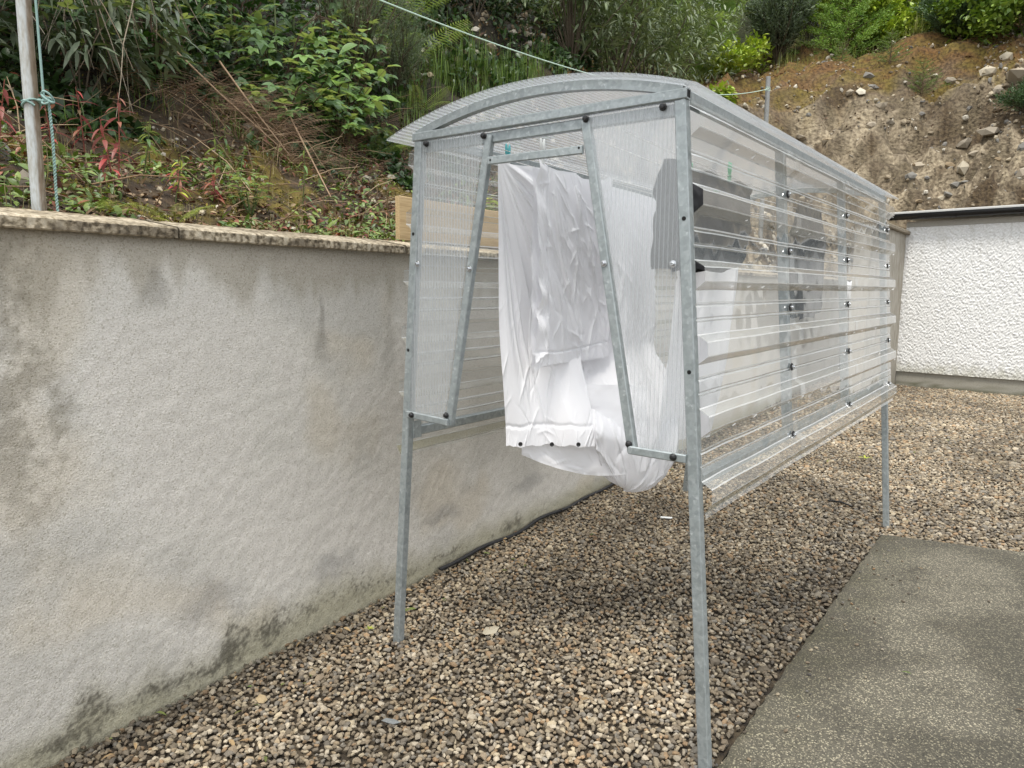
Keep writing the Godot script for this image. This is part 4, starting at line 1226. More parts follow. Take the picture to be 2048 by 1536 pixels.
func peg(label: String, at: Vector3, m: Material, grip: Material) -> void:
	var t := thing("clothes_peg", label, "clothes peg", at, "clothes pegs in the shelter")
	for s in [-1, 1]:
		var b := MB.new()
		b.bar(Vector3(0, -0.03, s * 0.004), Vector3(0, 0.012, s * 0.0055), 0.011, 0.008, Vector3(0, 0, 1), 0.002)
		var p := node_of("prong", b.done(m), t)
		var g := MB.new()
		g.grid(8, 10, func(u: float, v: float): return Vector3(0.006 * sin(u * PI) * cos(v * TAU), 0.036 - 0.026 * cos(u * PI), s * (0.0085 + 0.002 * -cos(u * PI)) + 0.005 * sin(u * PI) * sin(v * TAU)))
		node_of("grip", g.done(grip), p)
	var r := MB.new()
	var pts := PackedVector3Array()
	for i in 11: pts.append(Vector3(0.007 * cos(i * TAU / 10), 0.005 + 0.002 * sin(i), 0.011 * sin(i * TAU / 10)))
	r.tube(pts, PackedFloat32Array([0.0014]), 5)
	node_of("spring", r.done(M.bolt), t)

# ---------------------------------------------------------------- poles, washing line, planter
func build_poles() -> void:
	var p := thing("line_pole", "tall weathered round steel pole rising behind the coping at the wall's near end", "pole", Vector3(-1.246, 1.66, 1.02))
	var b := MB.new()
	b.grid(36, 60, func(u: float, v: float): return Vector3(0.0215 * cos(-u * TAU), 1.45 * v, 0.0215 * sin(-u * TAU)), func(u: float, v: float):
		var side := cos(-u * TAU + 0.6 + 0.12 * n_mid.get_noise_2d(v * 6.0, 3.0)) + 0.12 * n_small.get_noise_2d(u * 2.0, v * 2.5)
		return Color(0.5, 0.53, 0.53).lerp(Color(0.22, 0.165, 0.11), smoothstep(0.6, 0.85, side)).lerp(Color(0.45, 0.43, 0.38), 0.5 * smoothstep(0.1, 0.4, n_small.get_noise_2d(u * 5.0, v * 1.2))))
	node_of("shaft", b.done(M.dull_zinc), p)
	var p2 := thing("line_pole", "distant slim grey pole standing on the bank above the shelter's roof", "pole", Vector3(-2.19, 1.8, -8.96))
	b = MB.new()
	b.col = Color(0.3, 0.31, 0.31)
	b.tube(PackedVector3Array([Vector3.ZERO, Vector3(0, 1.4, 0), Vector3(0.0, 2.76, 0)]), PackedFloat32Array([0.033]), 14)
	node_of("shaft", b.done(M.dull_zinc), p2)
	var l := MB.new()
	var pts := PackedVector3Array()
	for i in 60:
		var u := i / 59.0
		pts.append(Vector3(-1.246, 2.86, 1.02).lerp(Vector3(-2.19, 4.38, -8.93), u) - Vector3(0, 4.0 * 0.33 * u * (1.0 - u), 0))
	l.tube(pts, PackedFloat32Array([0.0045]), 5)
	var k := PackedVector3Array()
	for i in 16: k.append(Vector3(-2.19 + 0.035 * cos(i * 1.2), 4.36 + i * 0.004, -8.96 + 0.035 * sin(i * 1.2)))
	l.tube(k, PackedFloat32Array([0.006]), 5)
	tag(node_of("washing_line", l.done(M.cord)), "pale green washing line sagging from the near pole to the far one", "washing line")
	# knotted rope on the near pole: two strands twisted
	var r := thing("rope", "frayed teal rope knotted round the near pole with its end hanging down", "rope", Vector3(-1.246, 0, 1.02))
	for strand in 2:
		var rb := MB.new()
		var q := PackedVector3Array()
		for i in 150:
			var u := i / 149.0
			var y := lerpf(2.085, 1.74, u)
			var a := i * 0.7 + strand * PI
			q.append(Vector3(0.048 + 0.006 * sin(u * 5.0) + 0.0024 * cos(a), y, -0.032 + 0.0024 * sin(a) - 0.006 * u))
		rb.tube(q, PackedFloat32Array([0.0025]), 6)
		node_of("hanging_strand", rb.done(M.rope), r)
	var kb := MB.new()
	var kq := PackedVector3Array()
	for i in 70:
		var a := i * 0.42
		kq.append(Vector3((0.025 if i < 30 else 0.018) * cos(a) + (0.0 if i < 30 else 0.045), 2.07 + i * 0.0005 + 0.012 * sin(i * 0.53), (0.025 if i < 30 else 0.016) * sin(a) - (0.0 if i < 30 else 0.032)))
	kb.tube(kq, PackedFloat32Array([0.0036]), 6)
	node_of("knot", kb.done(M.rope), r)
	var ub := MB.new()
	ub.tube(PackedVector3Array([Vector3(0.03, 2.1, -0.026), Vector3(0.028, 2.4, -0.024), Vector3(0.022, 2.86, -0.02)]), PackedFloat32Array([0.0038]), 6)
	node_of("taut_strand", ub.done(M.rope), r)
	# planter of boards behind the wall, seen through the left infill panel
	var w := thing("planter_box", "planter box of pale timber boards behind the wall, partly behind the shelter", "planter", Vector3(-1.38, 1.7, -0.73))
	part_bar(w, "board", Vector3(0, 0.165, 0), Vector3(-0.14, 0.165, -2.4), 0.03, 0.23, Vector3.UP, M.wood)
	part_bar(w, "board", Vector3(-0.05, 0.19, -0.9), Vector3(-0.5, 0.19, -0.93), 0.03, 0.16, Vector3.UP, M.wood)
	part_bar(w, "board", Vector3(-0.53, 0.19, -0.95), Vector3(-0.62, 0.19, -2.4), 0.03, 0.16, Vector3.UP, M.wood)
	var sb := MB.new()
	sb.col = Color(0.04, 0.03, 0.02)
	sb.bar(Vector3(-0.28, 0.2, -0.96), Vector3(-0.37, 0.2, -2.39), 0.42, 0.06, Vector3.UP)
	node_of("soil", sb.done(M.soil), w)
	weed("yellow-green leafy plant in the timber planter beside the sheet", Vector3(-1.49, 1.93, -1.66), 0.16, 14, 0.09, [M.limes[0], M.limes[1]], "planter_plant", "plants in the timber planter", "plant", 0.15, M.oval)
	weed("red flowered plant in the timber planter beside the sheet", Vector3(-1.5, 1.93, -1.86), 0.2, 10, 0.07, [M.reds[0], M.greens[3]], "planter_plant", "plants in the timber planter", "plant", 0.15, M.oval)

# ---------------------------------------------------------------- the bank and what grows on it
func build_bank() -> void:
	var t := Node3D.new()
	t.name = "bank"
	add_child(t)
	tag(t, "", "", "", "structure")
	var qs := PackedFloat32Array()
	var q := 1.0
	while q < 36.0:
		qs.append(q)
		q += 0.055 if q < 9.0 else (0.09 if q < 24.0 else 0.4)
	var us := PackedFloat32Array()
	var u := 0.0
	while u < 24.0:
		us.append(u)
		u += 0.05 if u < 2.6 else (0.09 if u < 7.0 else 0.5)
	var b := MB.new()
	var nq := qs.size() - 1; var nu := us.size() - 1
	b.grid(nu, nq, func(a: float, d: float):
		var qq := qs[int(round(d * nq))]; var uu := us[int(round(a * nu))]
		var pp := path_point(qq)
		var p: Vector3 = pp[0] + pp[1] * uu
		return Vector3(p.x, bank_y(p.x, p.z, Vector2(qq, uu)), p.z), func(a: float, d: float):
		var qq := qs[int(round(d * nq))]; var uu := us[int(round(a * nu))]
		var pp := path_point(qq)
		var p: Vector3 = pp[0] + pp[1] * uu
		return bank_color(p.x, p.z, qq, uu))
	node_of("soil", b.done(M.soil), t)
	# rocks set in the cut face
	var rm := [mat(lin(0.42, 0.37, 0.28), 0.85), mat(lin(0.33, 0.28, 0.21), 0.85), mat(lin(0.25, 0.215, 0.165), 0.85), mat(lin(0.5, 0.46, 0.37), 0.85), mat(lin(0.2, 0.19, 0.17), 0.85), mat(lin(0.3, 0.235, 0.15), 0.95), mat(lin(0.24, 0.18, 0.11), 0.95)]
	var shapes := []
	for k in 7: shapes.append(stone_mesh(100 + k, Vector3(1, rr(0.5, 0.8), rr(0.6, 0.95)), null))
	for k in 7: pass
	var spots := [[-2.43, -15.85, 0.3, 3], [-2.64, -15.7, 0.17, 1], [-2.25, -16.14, 0.2, 4], [-2.12, -15.87, 0.12, 3], [-2.38, -16.3, 0.24, 4], [-2.0, -16.2, 0.16, 1], [-2.06, -15.28, 0.26, 1], [-2.76, -14.71, 0.24, 1], [-2.3, -14.71, 0.14, 2], [-1.1, -15.32, 0.36, 1], [-0.85, -15.44, 0.2, 0], [-0.89, -15.1, 0.2, 0], [-0.32, -15.19, 0.36, 0], [-0.38, -14.95, 0.26, 4], [-0.62, -14.82, 0.24, 0], [-1.16, -14.75, 0.22, 4], [0.09, -15.44, 0.36, 2], [0.64, -15.05, 0.3, 4], [0.09, -17.0, 0.3, 0], [-0.12, -16.46, 0.3, 0], [0.41, -16.35, 0.5, 1], [0.1, -16.3, 0.24, 1], [-1.17, -16.9, 0.14, 3], [-0.84, -16.65, 0.2, 2], [-1.75, -15.6, 0.2, 2], [-1.98, -15.75, 0.22, 1], [-3.02, -14.37, 0.2, 2], [-3.25, -14.42, 0.22, 1], [-2.75, -14.99, 0.3, 2], [-0.36, -15.6, 0.3, 2], [-0.15, -15.3, 0.2, 1]]
	for s in spots:
		var p := on_bank(s[0], s[1], 0.0)
		var o := node_of("rock", shapes[rng.randi() % 7], t, Transform3D(Basis.from_euler(Vector3(rr(-0.4, 0.6), rr(0, 6), rr(-0.4, 0.4))).scaled(Vector3(1.0, 0.85, 1.0) * s[2] * 0.72), p))
		o.material_override = rm[s[3]]
	for i in 290:
		var qq := rr(14.5, 22.5); var hc := 3.0 + 1.9 * smoothstep(15.5, 19.0, qq)
		var uu := 0.5 + rng.randf() * hc / 1.35
		var pp := path_point(qq)
		var p: Vector3 = pp[0] + pp[1] * uu
		var o := node_of("rock", shapes[rng.randi() % 7], t, Transform3D(Basis.from_euler(Vector3(rr(-0.5, 0.5), rr(0, 6), rr(-0.5, 0.5))).scaled(Vector3.ONE * rr(0.05, 0.1) * (1.0 if i % 3 else rr(1.3, 2.4))), on_bank(p.x, p.z, 0.03 if i % 2 else -0.01)))
		o.material_override = rm[[0, 1, 2, 4, 5, 6, 5, 6, 1][rng.randi() % 9]]
	for s in [[-1.88, -0.71, 0.055, 3], [-1.82, -0.78, 0.03, 0], [-2.88, -1.88, 0.07, 3], [-2.98, -2.22, 0.06, 3], [-2.33, -1.43, 0.04, 0], [-2.58, -1.87, 0.045, 3], [-1.6, 0.93, 0.06, 2], [-1.95, 0.9, 0.1, 4], [-2.1, -1.2, 0.03, 0], [-2.45, -1.6, 0.035, 0], [-3.3, -3.4, 0.07, 3], [-3.07, -1.0, 0.1, 2], [-1.9, -0.95, 0.05, 0], [-1.75, -0.35, 0.03, 3]]:
		var o := node_of("rock", shapes[rng.randi() % 7], t, Transform3D(Basis.from_euler(Vector3(rr(-0.4, 0.4), rr(0, 6), rr(-0.3, 0.3))).scaled(Vector3.ONE * s[2]), on_bank(s[0], s[1], -0.005)))
		o.material_override = rm[s[3]]
	# small stones, clods, litter, moss, twigs and grass that nobody could count
	var wm := vmat(0.9)
	var small := []
	var sets := []
	for k in 4:
		small.append(stone_mesh(200 + k, Vector3(1, rr(0.5, 0.8), rr(0.6, 0.95)), wm)); sets.append(Inst.new())
	var cs := [Color(0.42, 0.36, 0.26), Color(0.3, 0.245, 0.17), Color(0.2, 0.155, 0.1), Color(0.13, 0.1, 0.065), Color(0.52, 0.48, 0.4), Color(0.17, 0.16, 0.145)]
	for i in 26000:
		var far := i > 5000
		var qq := rr(8.5, 24.0) if far else rr(2.3, 9.0)
		var hc := 3.0 + 1.9 * smoothstep(15.5, 19.0, qq)
		var uu := (rng.randf() * (hc / 1.35 + 2.0) + 0.1) if far else rr(0.03, 1.75)
		var pp := path_point(qq)
		var p: Vector3 = pp[0] + pp[1] * uu
		var dens := n_mid.get_noise_2d(p.x * 1.1 + 5, p.z * 1.1)
		if rng.randf() > 0.45 + dens * 1.3: continue
		var sz := (0.02 + 0.06 * pow(rng.randf(), 3.0)) if far else (0.006 + 0.016 * pow(rng.randf(), 3.0))
		var c: Color = cs[rng.randi() % 6]
		var k := rr(0.7, 1.15)
		sets[i % 4].add(Transform3D(Basis.from_euler(Vector3(rr(0, 6), rr(0, 6), rr(0, 6))).scaled(Vector3.ONE * sz), on_bank(p.x, p.z, -sz * 0.2)), Color(c.r * k, c.g * k, c.b * k))
	var sn := Node3D.new(); sn.name = "bank_pebbles"; add_child(sn); tag(sn, "", "", "", "stuff")
	for k in 4: many("pebbles", small[k], sets[k], sn)
	var lit := Inst.new()
	for i in 34000:
		var far := i > 30000
		var qq := rr(8.5, 23.0) if far else rr(2.3, 9.5)
		var uu := rr(2.6, 6.5) if far else rr(0.02, 2.9)
		var pp := path_point(qq)
		var p: Vector3 = pp[0] + pp[1] * uu
		if rng.randf() > 0.55 + 1.2 * n_mid.get_noise_2d(p.x * 1.5, p.z * 1.5 + 30): continue
		var d := rv(); d.y = absf(d.y) * 0.5
		lit.add(aim(on_bank(p.x, p.z, -0.006), d, Vector3(rr(-0.6, 0.9), 1, rr(-0.6, 0.6)), rr(0.018, 0.055) * (2.2 if far else 1.0)), tint(Color(0.12, 0.065, 0.03), Color(0.32, 0.235, 0.14), 0.3) if rng.randf() < 0.62 else tint(Color(0.06, 0.035, 0.02), Color(0.15, 0.05, 0.03)))
	many("leaf_litter", leaf_mesh(1.0, 0.42, 0.2, 0.25, 3, M.dry), lit)
	var moss := Inst.new()
	for i in 60000:
		var far := i > 36000
		var qq := rr(9.0, 24.0) if far else rr(2.3, 9.0)
		var hc := 3.0 + 1.9 * smoothstep(15.5, 19.0, qq)
		var uu := (hc / 1.35 + rr(-0.5, 2.6)) if far else rr(0.1, 2.2)
		var pp := path_point(qq)
		var p: Vector3 = pp[0] + pp[1] * uu
		var g := n_mid.get_noise_2d(p.x * 1.3 + 40, p.z * 1.3) + 0.4 * n_small.get_noise_2d(p.x + 9, p.z * 1.2)
		if (not far and g - absf(uu - 1.0) * 0.2 < -0.06 + rr(-0.1, 0.1)) or (far and g < -0.05 + rr(-0.2, 0.2)): continue
		var col := tint(Color(0.24, 0.2, 0.025), Color(0.1, 0.105, 0.02), 0.3)
		if far: col = tint(Color(0.19, 0.085, 0.025), Color(0.22, 0.18, 0.05), 0.3)
		moss.add(aim(on_bank(p.x, p.z, -0.002), rv() + Vector3(0, 0.9, 0), rv(), (0.045 if far else 0.016) * rr(0.6, 1.4)), col)
	many("moss", leaf_mesh(1.0, 0.4, 0.2, 0.1, 2, M.dry), moss)
	var gr := Inst.new()
	var gm := leaf_mesh(1.0, 0.028, 0.3, 0.55, 5, M.leaf, 0.6)
	for s in [[-3.9, -3.77, 0.3, 40], [-3.7, -4.3, 0.32, 50], [-3.72, -4.64, 0.3, 40], [-3.63, -2.98, 0.26, 24], [-4.1, -4.2, 0.34, 30], [-3.5, -5.1, 0.3, 40], [-3.6, -3.3, 0.26, 24], [-3.4, -4.2, 0.28, 30], [-3.2, -0.55, 0.26, 8], [-2.7, -0.1, 0.2, 5]]:
		for i in s[3]:
			var p := Vector3(s[0] + rr(-0.35, 0.35), 0, s[1] + rr(-0.4, 0.4))
			grass_tuft(gr, on_bank(p.x, p.z), 9, s[2] * rr(0.6, 1.1), Color(0.05, 0.1, 0.015), Color(0.15, 0.23, 0.03))
	for i in 260:
		var qq := rr(2.3, 8.5)
		var pp := path_point(qq); var p: Vector3 = pp[0] + pp[1] * rr(0.1, 2.2)
		grass_tuft(gr, on_bank(p.x, p.z), 5, rr(0.05, 0.16), Color(0.16, 0.14, 0.05), Color(0.36, 0.3, 0.15), 0.03)
	for i in 40: 
		var p := Vector3(-1.62 + rr(-0.1, 0.1), 0, -0.3 - rng.randf() * 0.45)
		grass_tuft(gr, on_bank(p.x, p.z), 5, 0.09, Color(0.32, 0.25, 0.09), Color(0.42, 0.33, 0.12), 0.02)
	for i in 900:
		var qq := rr(15.8, 23.5); var hc := 3.0 + 1.9 * smoothstep(15.5, 19.0, qq)
		var pp := path_point(qq); var p: Vector3 = pp[0] + pp[1] * (hc / 1.35 + 1.0 + rr(0, 3.5))
		grass_tuft(gr, on_bank(p.x, p.z), 8, rr(0.15, 0.45), Color(0.1, 0.14, 0.02), Color(0.3, 0.3, 0.07), 0.15)
	many("bank_grass", gm, gr)
	var sd := Inst.new()
	for i in 17000:
		var qq := rr(2.3, 9.0)
		var pp := path_point(qq); var p: Vector3 = pp[0] + pp[1] * rr(0.08, 2.0)
		if n_mid.get_noise_2d(p.x * 1.1 - 33, p.z * 1.1) < 0.0 + 0.22 * smoothstep(5.5, 7.5, qq): continue
		var c := tint(Color(0.06, 0.11, 0.028), Color(0.2, 0.27, 0.06), 0.3) if rng.randf() < 0.85 else tint(Color(0.2, 0.05, 0.03), Color(0.25, 0.1, 0.05), 0.3)
		sd.add(aim(on_bank(p.x, p.z, -rr(0.01, 0.06)), rv() * Vector3(1, 0.6, 1), Vector3(0.2, 1, 0.2) + rv() * 0.4, rr(0.02, 0.06)), c)
	many("seedling_leaves", leaf_mesh(1.0, 0.45, 0.15, 0.25, 3), sd)
	var tw := Inst.new()
	for i in 650:
		var sx := rr(-1, 1); var sz := rr(-1, 1)
		var p := Vector3(-3.0 + sx * 0.55 * rng.randf(), 0, -1.0 + sz * 0.75 * rng.randf())
		tw.add(aim(on_bank(p.x, p.z, -rr(0.0, 0.22)), Vector3(0.6 + rr(-0.6, 0.6), rr(-0.8, 0.4), rr(-1, 1)), Vector3.UP, rr(0.1, 0.4)) * Transform3D(Basis().scaled(Vector3(1, 0.4, 0.4)), Vector3.ZERO), tint(Color(0.12, 0.06, 0.03), Color(0.42, 0.3, 0.19), 0.25))
	for i in 800:
		var qq := rr(2.3, 8.6)
		var pp := path_point(qq); var p: Vector3 = pp[0] + pp[1] * rr(0.3, 2.9)
		tw.add(aim(on_bank(p.x, p.z, -0.01), rv() * Vector3(1, 0.45, 1) + Vector3(0.2, 0.1, 0), Vector3.UP, rr(0.08, 0.42)), tint(Color(0.16, 0.09, 0.045), Color(0.4, 0.3, 0.19), 0.25))
	var tb := MB.new()
	tb.tube(PackedVector3Array([Vector3.ZERO, Vector3(0.5, 0.06, 0.03), Vector3(1, 0, 0.0)]), PackedFloat32Array([0.009, 0.008, 0.004]), 4)
	many("twigs", tb.done(M.bark), tw)
	# low leafy undergrowth, thin in front, thick on the dark upper bank
	var ug := Inst.new()
	for i in 26000:
		var qq := rr(2.0, 12.5)
		var pp := path_point(qq)
		var uu := 1.5 + rng.randf() * rng.randf() * 5.5
		var p: Vector3 = pp[0] + pp[1] * uu
		var g := n_mid.get_noise_2d(p.x * 0.9 - 13, p.z * 0.9)
		if g < 0.2 - (uu - 1.5) * 0.28: continue
		var dark := tint(Color(0.018, 0.04, 0.012), Color(0.055, 0.11, 0.03), 0.3)
		ug.add(aim(on_bank(p.x, p.z, -rr(0.03, 0.3) * minf(1.0, uu - 1.4)), rv() + Vector3(0.5, 0.0, 0.3), Vector3(0.3, 1, 0.3) + rv() * 0.5, rr(0.05, 0.1)), dark)
	many("undergrowth", leaf_mesh(1.0, 0.55, 0.15, 0.2, 4), ug)

func build_plants() -> void:
	var G := "weeds among the litter"
	# left: brambles over the bank, dead bracken under them
	bramble("bramble thicket with pale flower sprays at the top left beyond the pole", on_bank(-4.0, -0.75), Vector3(0.9, 1.05, 0.8), 200, 900, 1)
	bramble("dark bramble thicket high on the bank under the tall bare stalks", on_bank(-4.35, -1.75), Vector3(0.95, 1.25, 0.9), 210, 1000, 0)
	bramble("low spreading bramble with bright leaves over the dead bracken", on_bank(-3.75, -1.75), Vector3(0.75, 0.5, 0.75), 180, 500, 2)
	bramble("bramble between the grey needled bush and the dead fern", on_bank(-4.1, -2.5), Vector3(0.7, 0.7, 0.6), 120, 500, 1)
	bramble("shaded bramble behind the round near pole", on_bank(-3.45, 0.25), Vector3(0.75, 0.85, 0.7), 150, 600, 0)
	bramble("sparse bramble shoots over the middle of the brown heap", on_bank(-3.3, -1.45), Vector3(0.5, 0.35, 0.55), 110, 150, 1)
	bramble("bramble between brown heap and broad-leaved plant", on_bank(-3.45, -2.05), Vector3(0.45, 0.4, 0.4), 90, 150, 2)
	bramble("trailing bramble in front of the dark hollow's left edge", on_bank(-3.5, -0.6), Vector3(0.5, 0.55, 0.55), 110, 300, 0)
	# dark shrubs that fill the top of the bank
	var dark := leaf_mesh(1.0, 0.42, 0.15, 0.2, 3)
	shrub("evergreen_shrub", "dark evergreen mass at the upper left behind the bramble flowers", on_bank(-5.2, -1.6), Vector3(1.2, 2.0, 1.2), 150, 16, dark, 0.09, Color(0.015, 0.03, 0.011), Color(0.035, 0.07, 0.02), "dark shrubs along the top of the bank")
	shrub("evergreen_shrub", "dark evergreen mass behind the grey needled bush", on_bank(-5.4, -3.6), Vector3(1.3, 2.2, 1.3), 150, 16, dark, 0.09, Color(0.015, 0.03, 0.011), Color(0.035, 0.07, 0.02), "dark shrubs along the top of the bank")
	shrub("evergreen_shrub", "dark evergreen mass over the shaded hollow above the roof's left end", on_bank(-5.1, -5.3), Vector3(1.2, 2.2, 1.2), 150, 16, dark, 0.09, Color(0.014, 0.026, 0.01), Color(0.03, 0.06, 0.018), "dark shrubs along the top of the bank")
	shrub("evergreen_shrub", "dark evergreen mass hanging right over the shaded grass", on_bank(-4.3, -4.9), Vector3(0.8, 1.1, 0.8), 110, 16, dark, 0.08, Color(0.012, 0.022, 0.009), Color(0.026, 0.05, 0.016), "dark shrubs along the top of the bank")
	shrub("evergreen_shrub", "dark evergreen mass at the far left edge above the dead twigs", on_bank(-4.5, 0.7), Vector3(1.1, 2.0, 1.0), 130, 16, dark, 0.08, Color(0.015, 0.03, 0.011), Color(0.035, 0.07, 0.02), "dark shrubs along the top of the bank")
	shrub("evergreen_shrub", "dark evergreen mass behind the silvery buddleia", on_bank(-5.6, -8.4), Vector3(1.5, 3.0, 1.5), 170, 16, dark, 0.1, Color(0.014, 0.026, 0.01), Color(0.03, 0.06, 0.018), "dark shrubs along the top of the bank")
	shrub("evergreen_shrub", "dark evergreen mass above the bracken at the centre right", on_bank(-7.6, -13.2), Vector3(2.2, 3.2, 2.2), 190, 16, dark, 0.13, Color(0.014, 0.028, 0.01), Color(0.03, 0.065, 0.018), "dark shrubs along the top of the bank")
	# tall bare stalks in the dark
	for s in [[-4.3, -1.15, "nearest the round pole"], [-4.35, -1.3, "second from the pole"], [-4.4, -1.6, "third from the pole"], [-4.3, -1.95, "pale one left of the needled bush"], [-4.45, -2.25, "nearest the needled bush"]]:
		var b := MB.new()
		b.col = Color(0.16, 0.2, 0.09)
		b.tube(PackedVector3Array([Vector3.ZERO, Vector3(0.02, 0.9, 0.02), Vector3(0.01, 1.9, 0)]), PackedFloat32Array([0.008, 0.007, 0.005]), 5)
		tag(node_of("plant_stalk", b.done(M.bark), self, Transform3D(Basis(), on_bank(s[0] + 0.25, s[1]))), "tall bare green stalk in the dark, " + s[2], "stalk", "bare stalks above the brambles")
	# grey-leaved shrub with dead twigs at the top left
	var lance := leaf_mesh(1.0, 0.2, 0.12, 0.35, 4)
	shrub("grey_shrub", "grey-green drooping shrub tangled with dead twigs at the top left", on_bank(-3.0, 0.1), Vector3(0.55, 1.05, 0.55), 60, 14, lance, 0.13, Color(0.1, 0.13, 0.075), Color(0.2, 0.24, 0.16), "", 0.6, 0.12)
	shrub("grey_shrub", "grey-green drooping shrub cut by the picture's left edge", on_bank(-3.1, 0.75), Vector3(0.5, 1.0, 0.5), 40, 12, lance, 0.12, Color(0.08, 0.11, 0.06), Color(0.16, 0.2, 0.12), "", 0.6, 0.12)
	for s in [[-2.95, 0.62, "left of the round near pole"], [-3.0, 0.15, "right of the round near pole"]]:
		var t := thing("dead_twigs", "tangle of dry bare twigs hanging " + s[2], "dead branch", on_bank(s[0], s[1]), "dead twigs round the pole")
		for i in 60:
			var b := MB.new()
			b.col = tint(Color(0.2, 0.15, 0.1), Color(0.42, 0.37, 0.29))
			var pts := PackedVector3Array()
			var a := Vector3(rr(-0.1, 0.45), rr(0.55, 1.35), rr(-0.35, 0.35))
			var d := Vector3(rr(-0.2, 0.6), rr(-0.9, 0.1), rr(-0.7, 0.7)) * rr(0.3, 0.7)
			for k in 6:
				var u := k / 5.0
				pts.append(a + d * u + Vector3(rr(-0.012, 0.012), -0.22 * u * u, rr(-0.012, 0.012)))
			b.tube(pts, PackedFloat32Array([0.0045, 0.004, 0.0035, 0.003, 0.0022, 0.0015]), 4)
			node_of("twig", b.done(M.bark), t)
	# ferns
	var fr := [frond_mesh(1.0, 0.24, 0.5, 22, null, 0.55), frond_mesh(1.0, 0.2, 0.8, 20, null, 0.7), frond_mesh(1.0, 0.27, 0.35, 22, null, 0.4)]
	var br := [frond_mesh(1.0, 0.42, 0.4, 14, null, 0.7, true), frond_mesh(1.0, 0.38, 0.7, 13, null, 0.9, true)]
	var gs := [M.greens[3], M.greens[4], M.limes[2]]
	fern("bright fern leaning out at the right of the needled bush", on_bank(-4.3, -3.75), 9, 0.85, fr, [M.greens[4], M.limes[2], M.limes[3]], Vector3(0.6, 0.35, 0.2))
	fern("bright fern low against the roof's left tip", on_bank(-3.45, -2.72), 9, 0.42, fr, [M.limes[2], M.limes[3], M.greens[4]], Vector3(0.3, 0.2, 0.1))
	fern("feathery fern below the broad leaves, nearest the roof tip", on_bank(-3.3, -2.35), 7, 0.38, fr, gs, Vector3(0.3, 0.1, 0.1))
	fern("dark fern frond arching over the dead bracken", on_bank(-4.0, -2.0), 6, 0.6, fr, [M.greens[1], M.greens[3]], Vector3(0.5, 0.3, 0.3))
	fern("fern high up among the leaves at the top of the dark hollow", on_bank(-4.7, -4.0), 8, 0.9, fr, [M.greens[4], M.limes[2]], Vector3(0.5, 0.5, 0.2))
	fern("small fern beside the shaded grass", on_bank(-3.7, -3.3), 6, 0.4, fr, gs, Vector3(0.2, 0.2, 0.0))
	fern("fern hanging at the very top above the bare stalks", on_bank(-4.5, -2.3) + Vector3(0, 0.9, 0), 6, 0.55, fr, [M.greens[1], M.greens[3]], Vector3(0.5, -0.1, 0.2))
	fern("tall bracken standing on the bank right of the buddleia", on_bank(-5.7, -14.6), 12, 1.7, br, [M.greens[3], M.greens[4], M.greens[4]], Vector3(0.3, 0.5, 0.1), "bracken", "bracken right of the buddleia", "bracken", 0.5)
	fern("bracken behind the tall clump, its fronds level", on_bank(-6.3, -16.2), 12, 2.0, br, [M.greens[3], M.greens[4]], Vector3(0.3, 0.6, 0.2), "bracken", "bracken right of the buddleia", "bracken", 0.6)
	# dead bracken
	var dead := [["rust brown dead bracken heaped below the bramble flowers", -3.35, -1.3, 10, 0.46], ["dead bracken under the shaded bramble edge", -3.0, -0.8, 10, 0.4], ["bleached dead fronds spilling down over the moss", -2.7, -1.2, 9, 0.36], ["pale dead frond clump lying toward the roof's left tip", -2.75, -1.65, 6, 0.34], ["dark dead bracken in the shade right of the pole", -3.1, -0.4, 9, 0.4], ["dead bracken round the foot of the broad-leaved plant", -3.2, -1.95, 8, 0.36], ["tangled dead bracken in the middle of the brown heap", -2.95, -1.15, 10, 0.38], ["dry fern heap right under the grey needled bush", -3.6, -2.6, 8, 0.4]]
	var df := [frond_mesh(1.0, 0.22, 0.35, 13, null, 0.35), frond_mesh(1.0, 0.18, 0.6, 12, null, 0.5), frond_mesh(1.0, 0.25, 0.2, 14, null, 0.2)]
	for s in dead:
		fern(s[0], on_bank(s[1], s[2], -0.06), s[3], s[4], df, M.browns, Vector3(0.35, 0.05, 0.15), "dead_bracken", "dead bracken on the bank", "dead fern", 0.15)
	# dry sticks lying out of the heap
	for s in [[[-3.05, -0.35, 0.5], [-2.75, -1.0, 0.12], "long pale dead stalk slanting from the hollow to the brown heap"], [[-3.0, -0.75, 0.4], [-2.7, -1.05, 0.1], "shorter dead stalk leaning beside the long one"], [[-2.95, -1.2, 0.3], [-2.3, -1.05, 0.06], "bleached stick running down over the moss"]]:
		var b := MB.new()
		b.col = Color(0.36, 0.25, 0.16)
		var A := on_bank(s[0][0], s[0][1]) + Vector3(0, s[0][2], 0); var B := on_bank(s[1][0], s[1][1]) + Vector3(0, s[1][2], 0)
		b.tube(PackedVector3Array([A, A.lerp(B, 0.5) + Vector3(0.02, -0.03, 0), B]), PackedFloat32Array([0.007, 0.006, 0.004]), 5)
		tag(node_of("dead_stalk", b.done(M.bark)), s[2], "stick")
	# needled bushes and small conifers
	needle_bush("gorse_bush", "tall grey-green needled bush with brown stems above the broad-leaved plant", on_bank(-3.95, -2.75), Vector3(0.55, 1.75, 0.5), 34, 52, Color(0.085, 0.12, 0.05), Color(0.17, 0.21, 0.105), 0.11)
	needle_bush("gorse_bush", "smaller grey-green needled bush beside the leaning bright fern", on_bank(-3.95, -3.25), Vector3(0.35, 1.05, 0.35), 22, 46, Color(0.085, 0.125, 0.055), Color(0.18, 0.23, 0.12), 0.1)
	needle_bush("gorse_bush", "grey needled bush between bracken and bright spruce on the crest", on_bank(-4.75, -17.3), Vector3(0.9, 2.4, 0.9), 56, 80, Color(0.085, 0.12, 0.065), Color(0.17, 0.22, 0.13), 0.22)
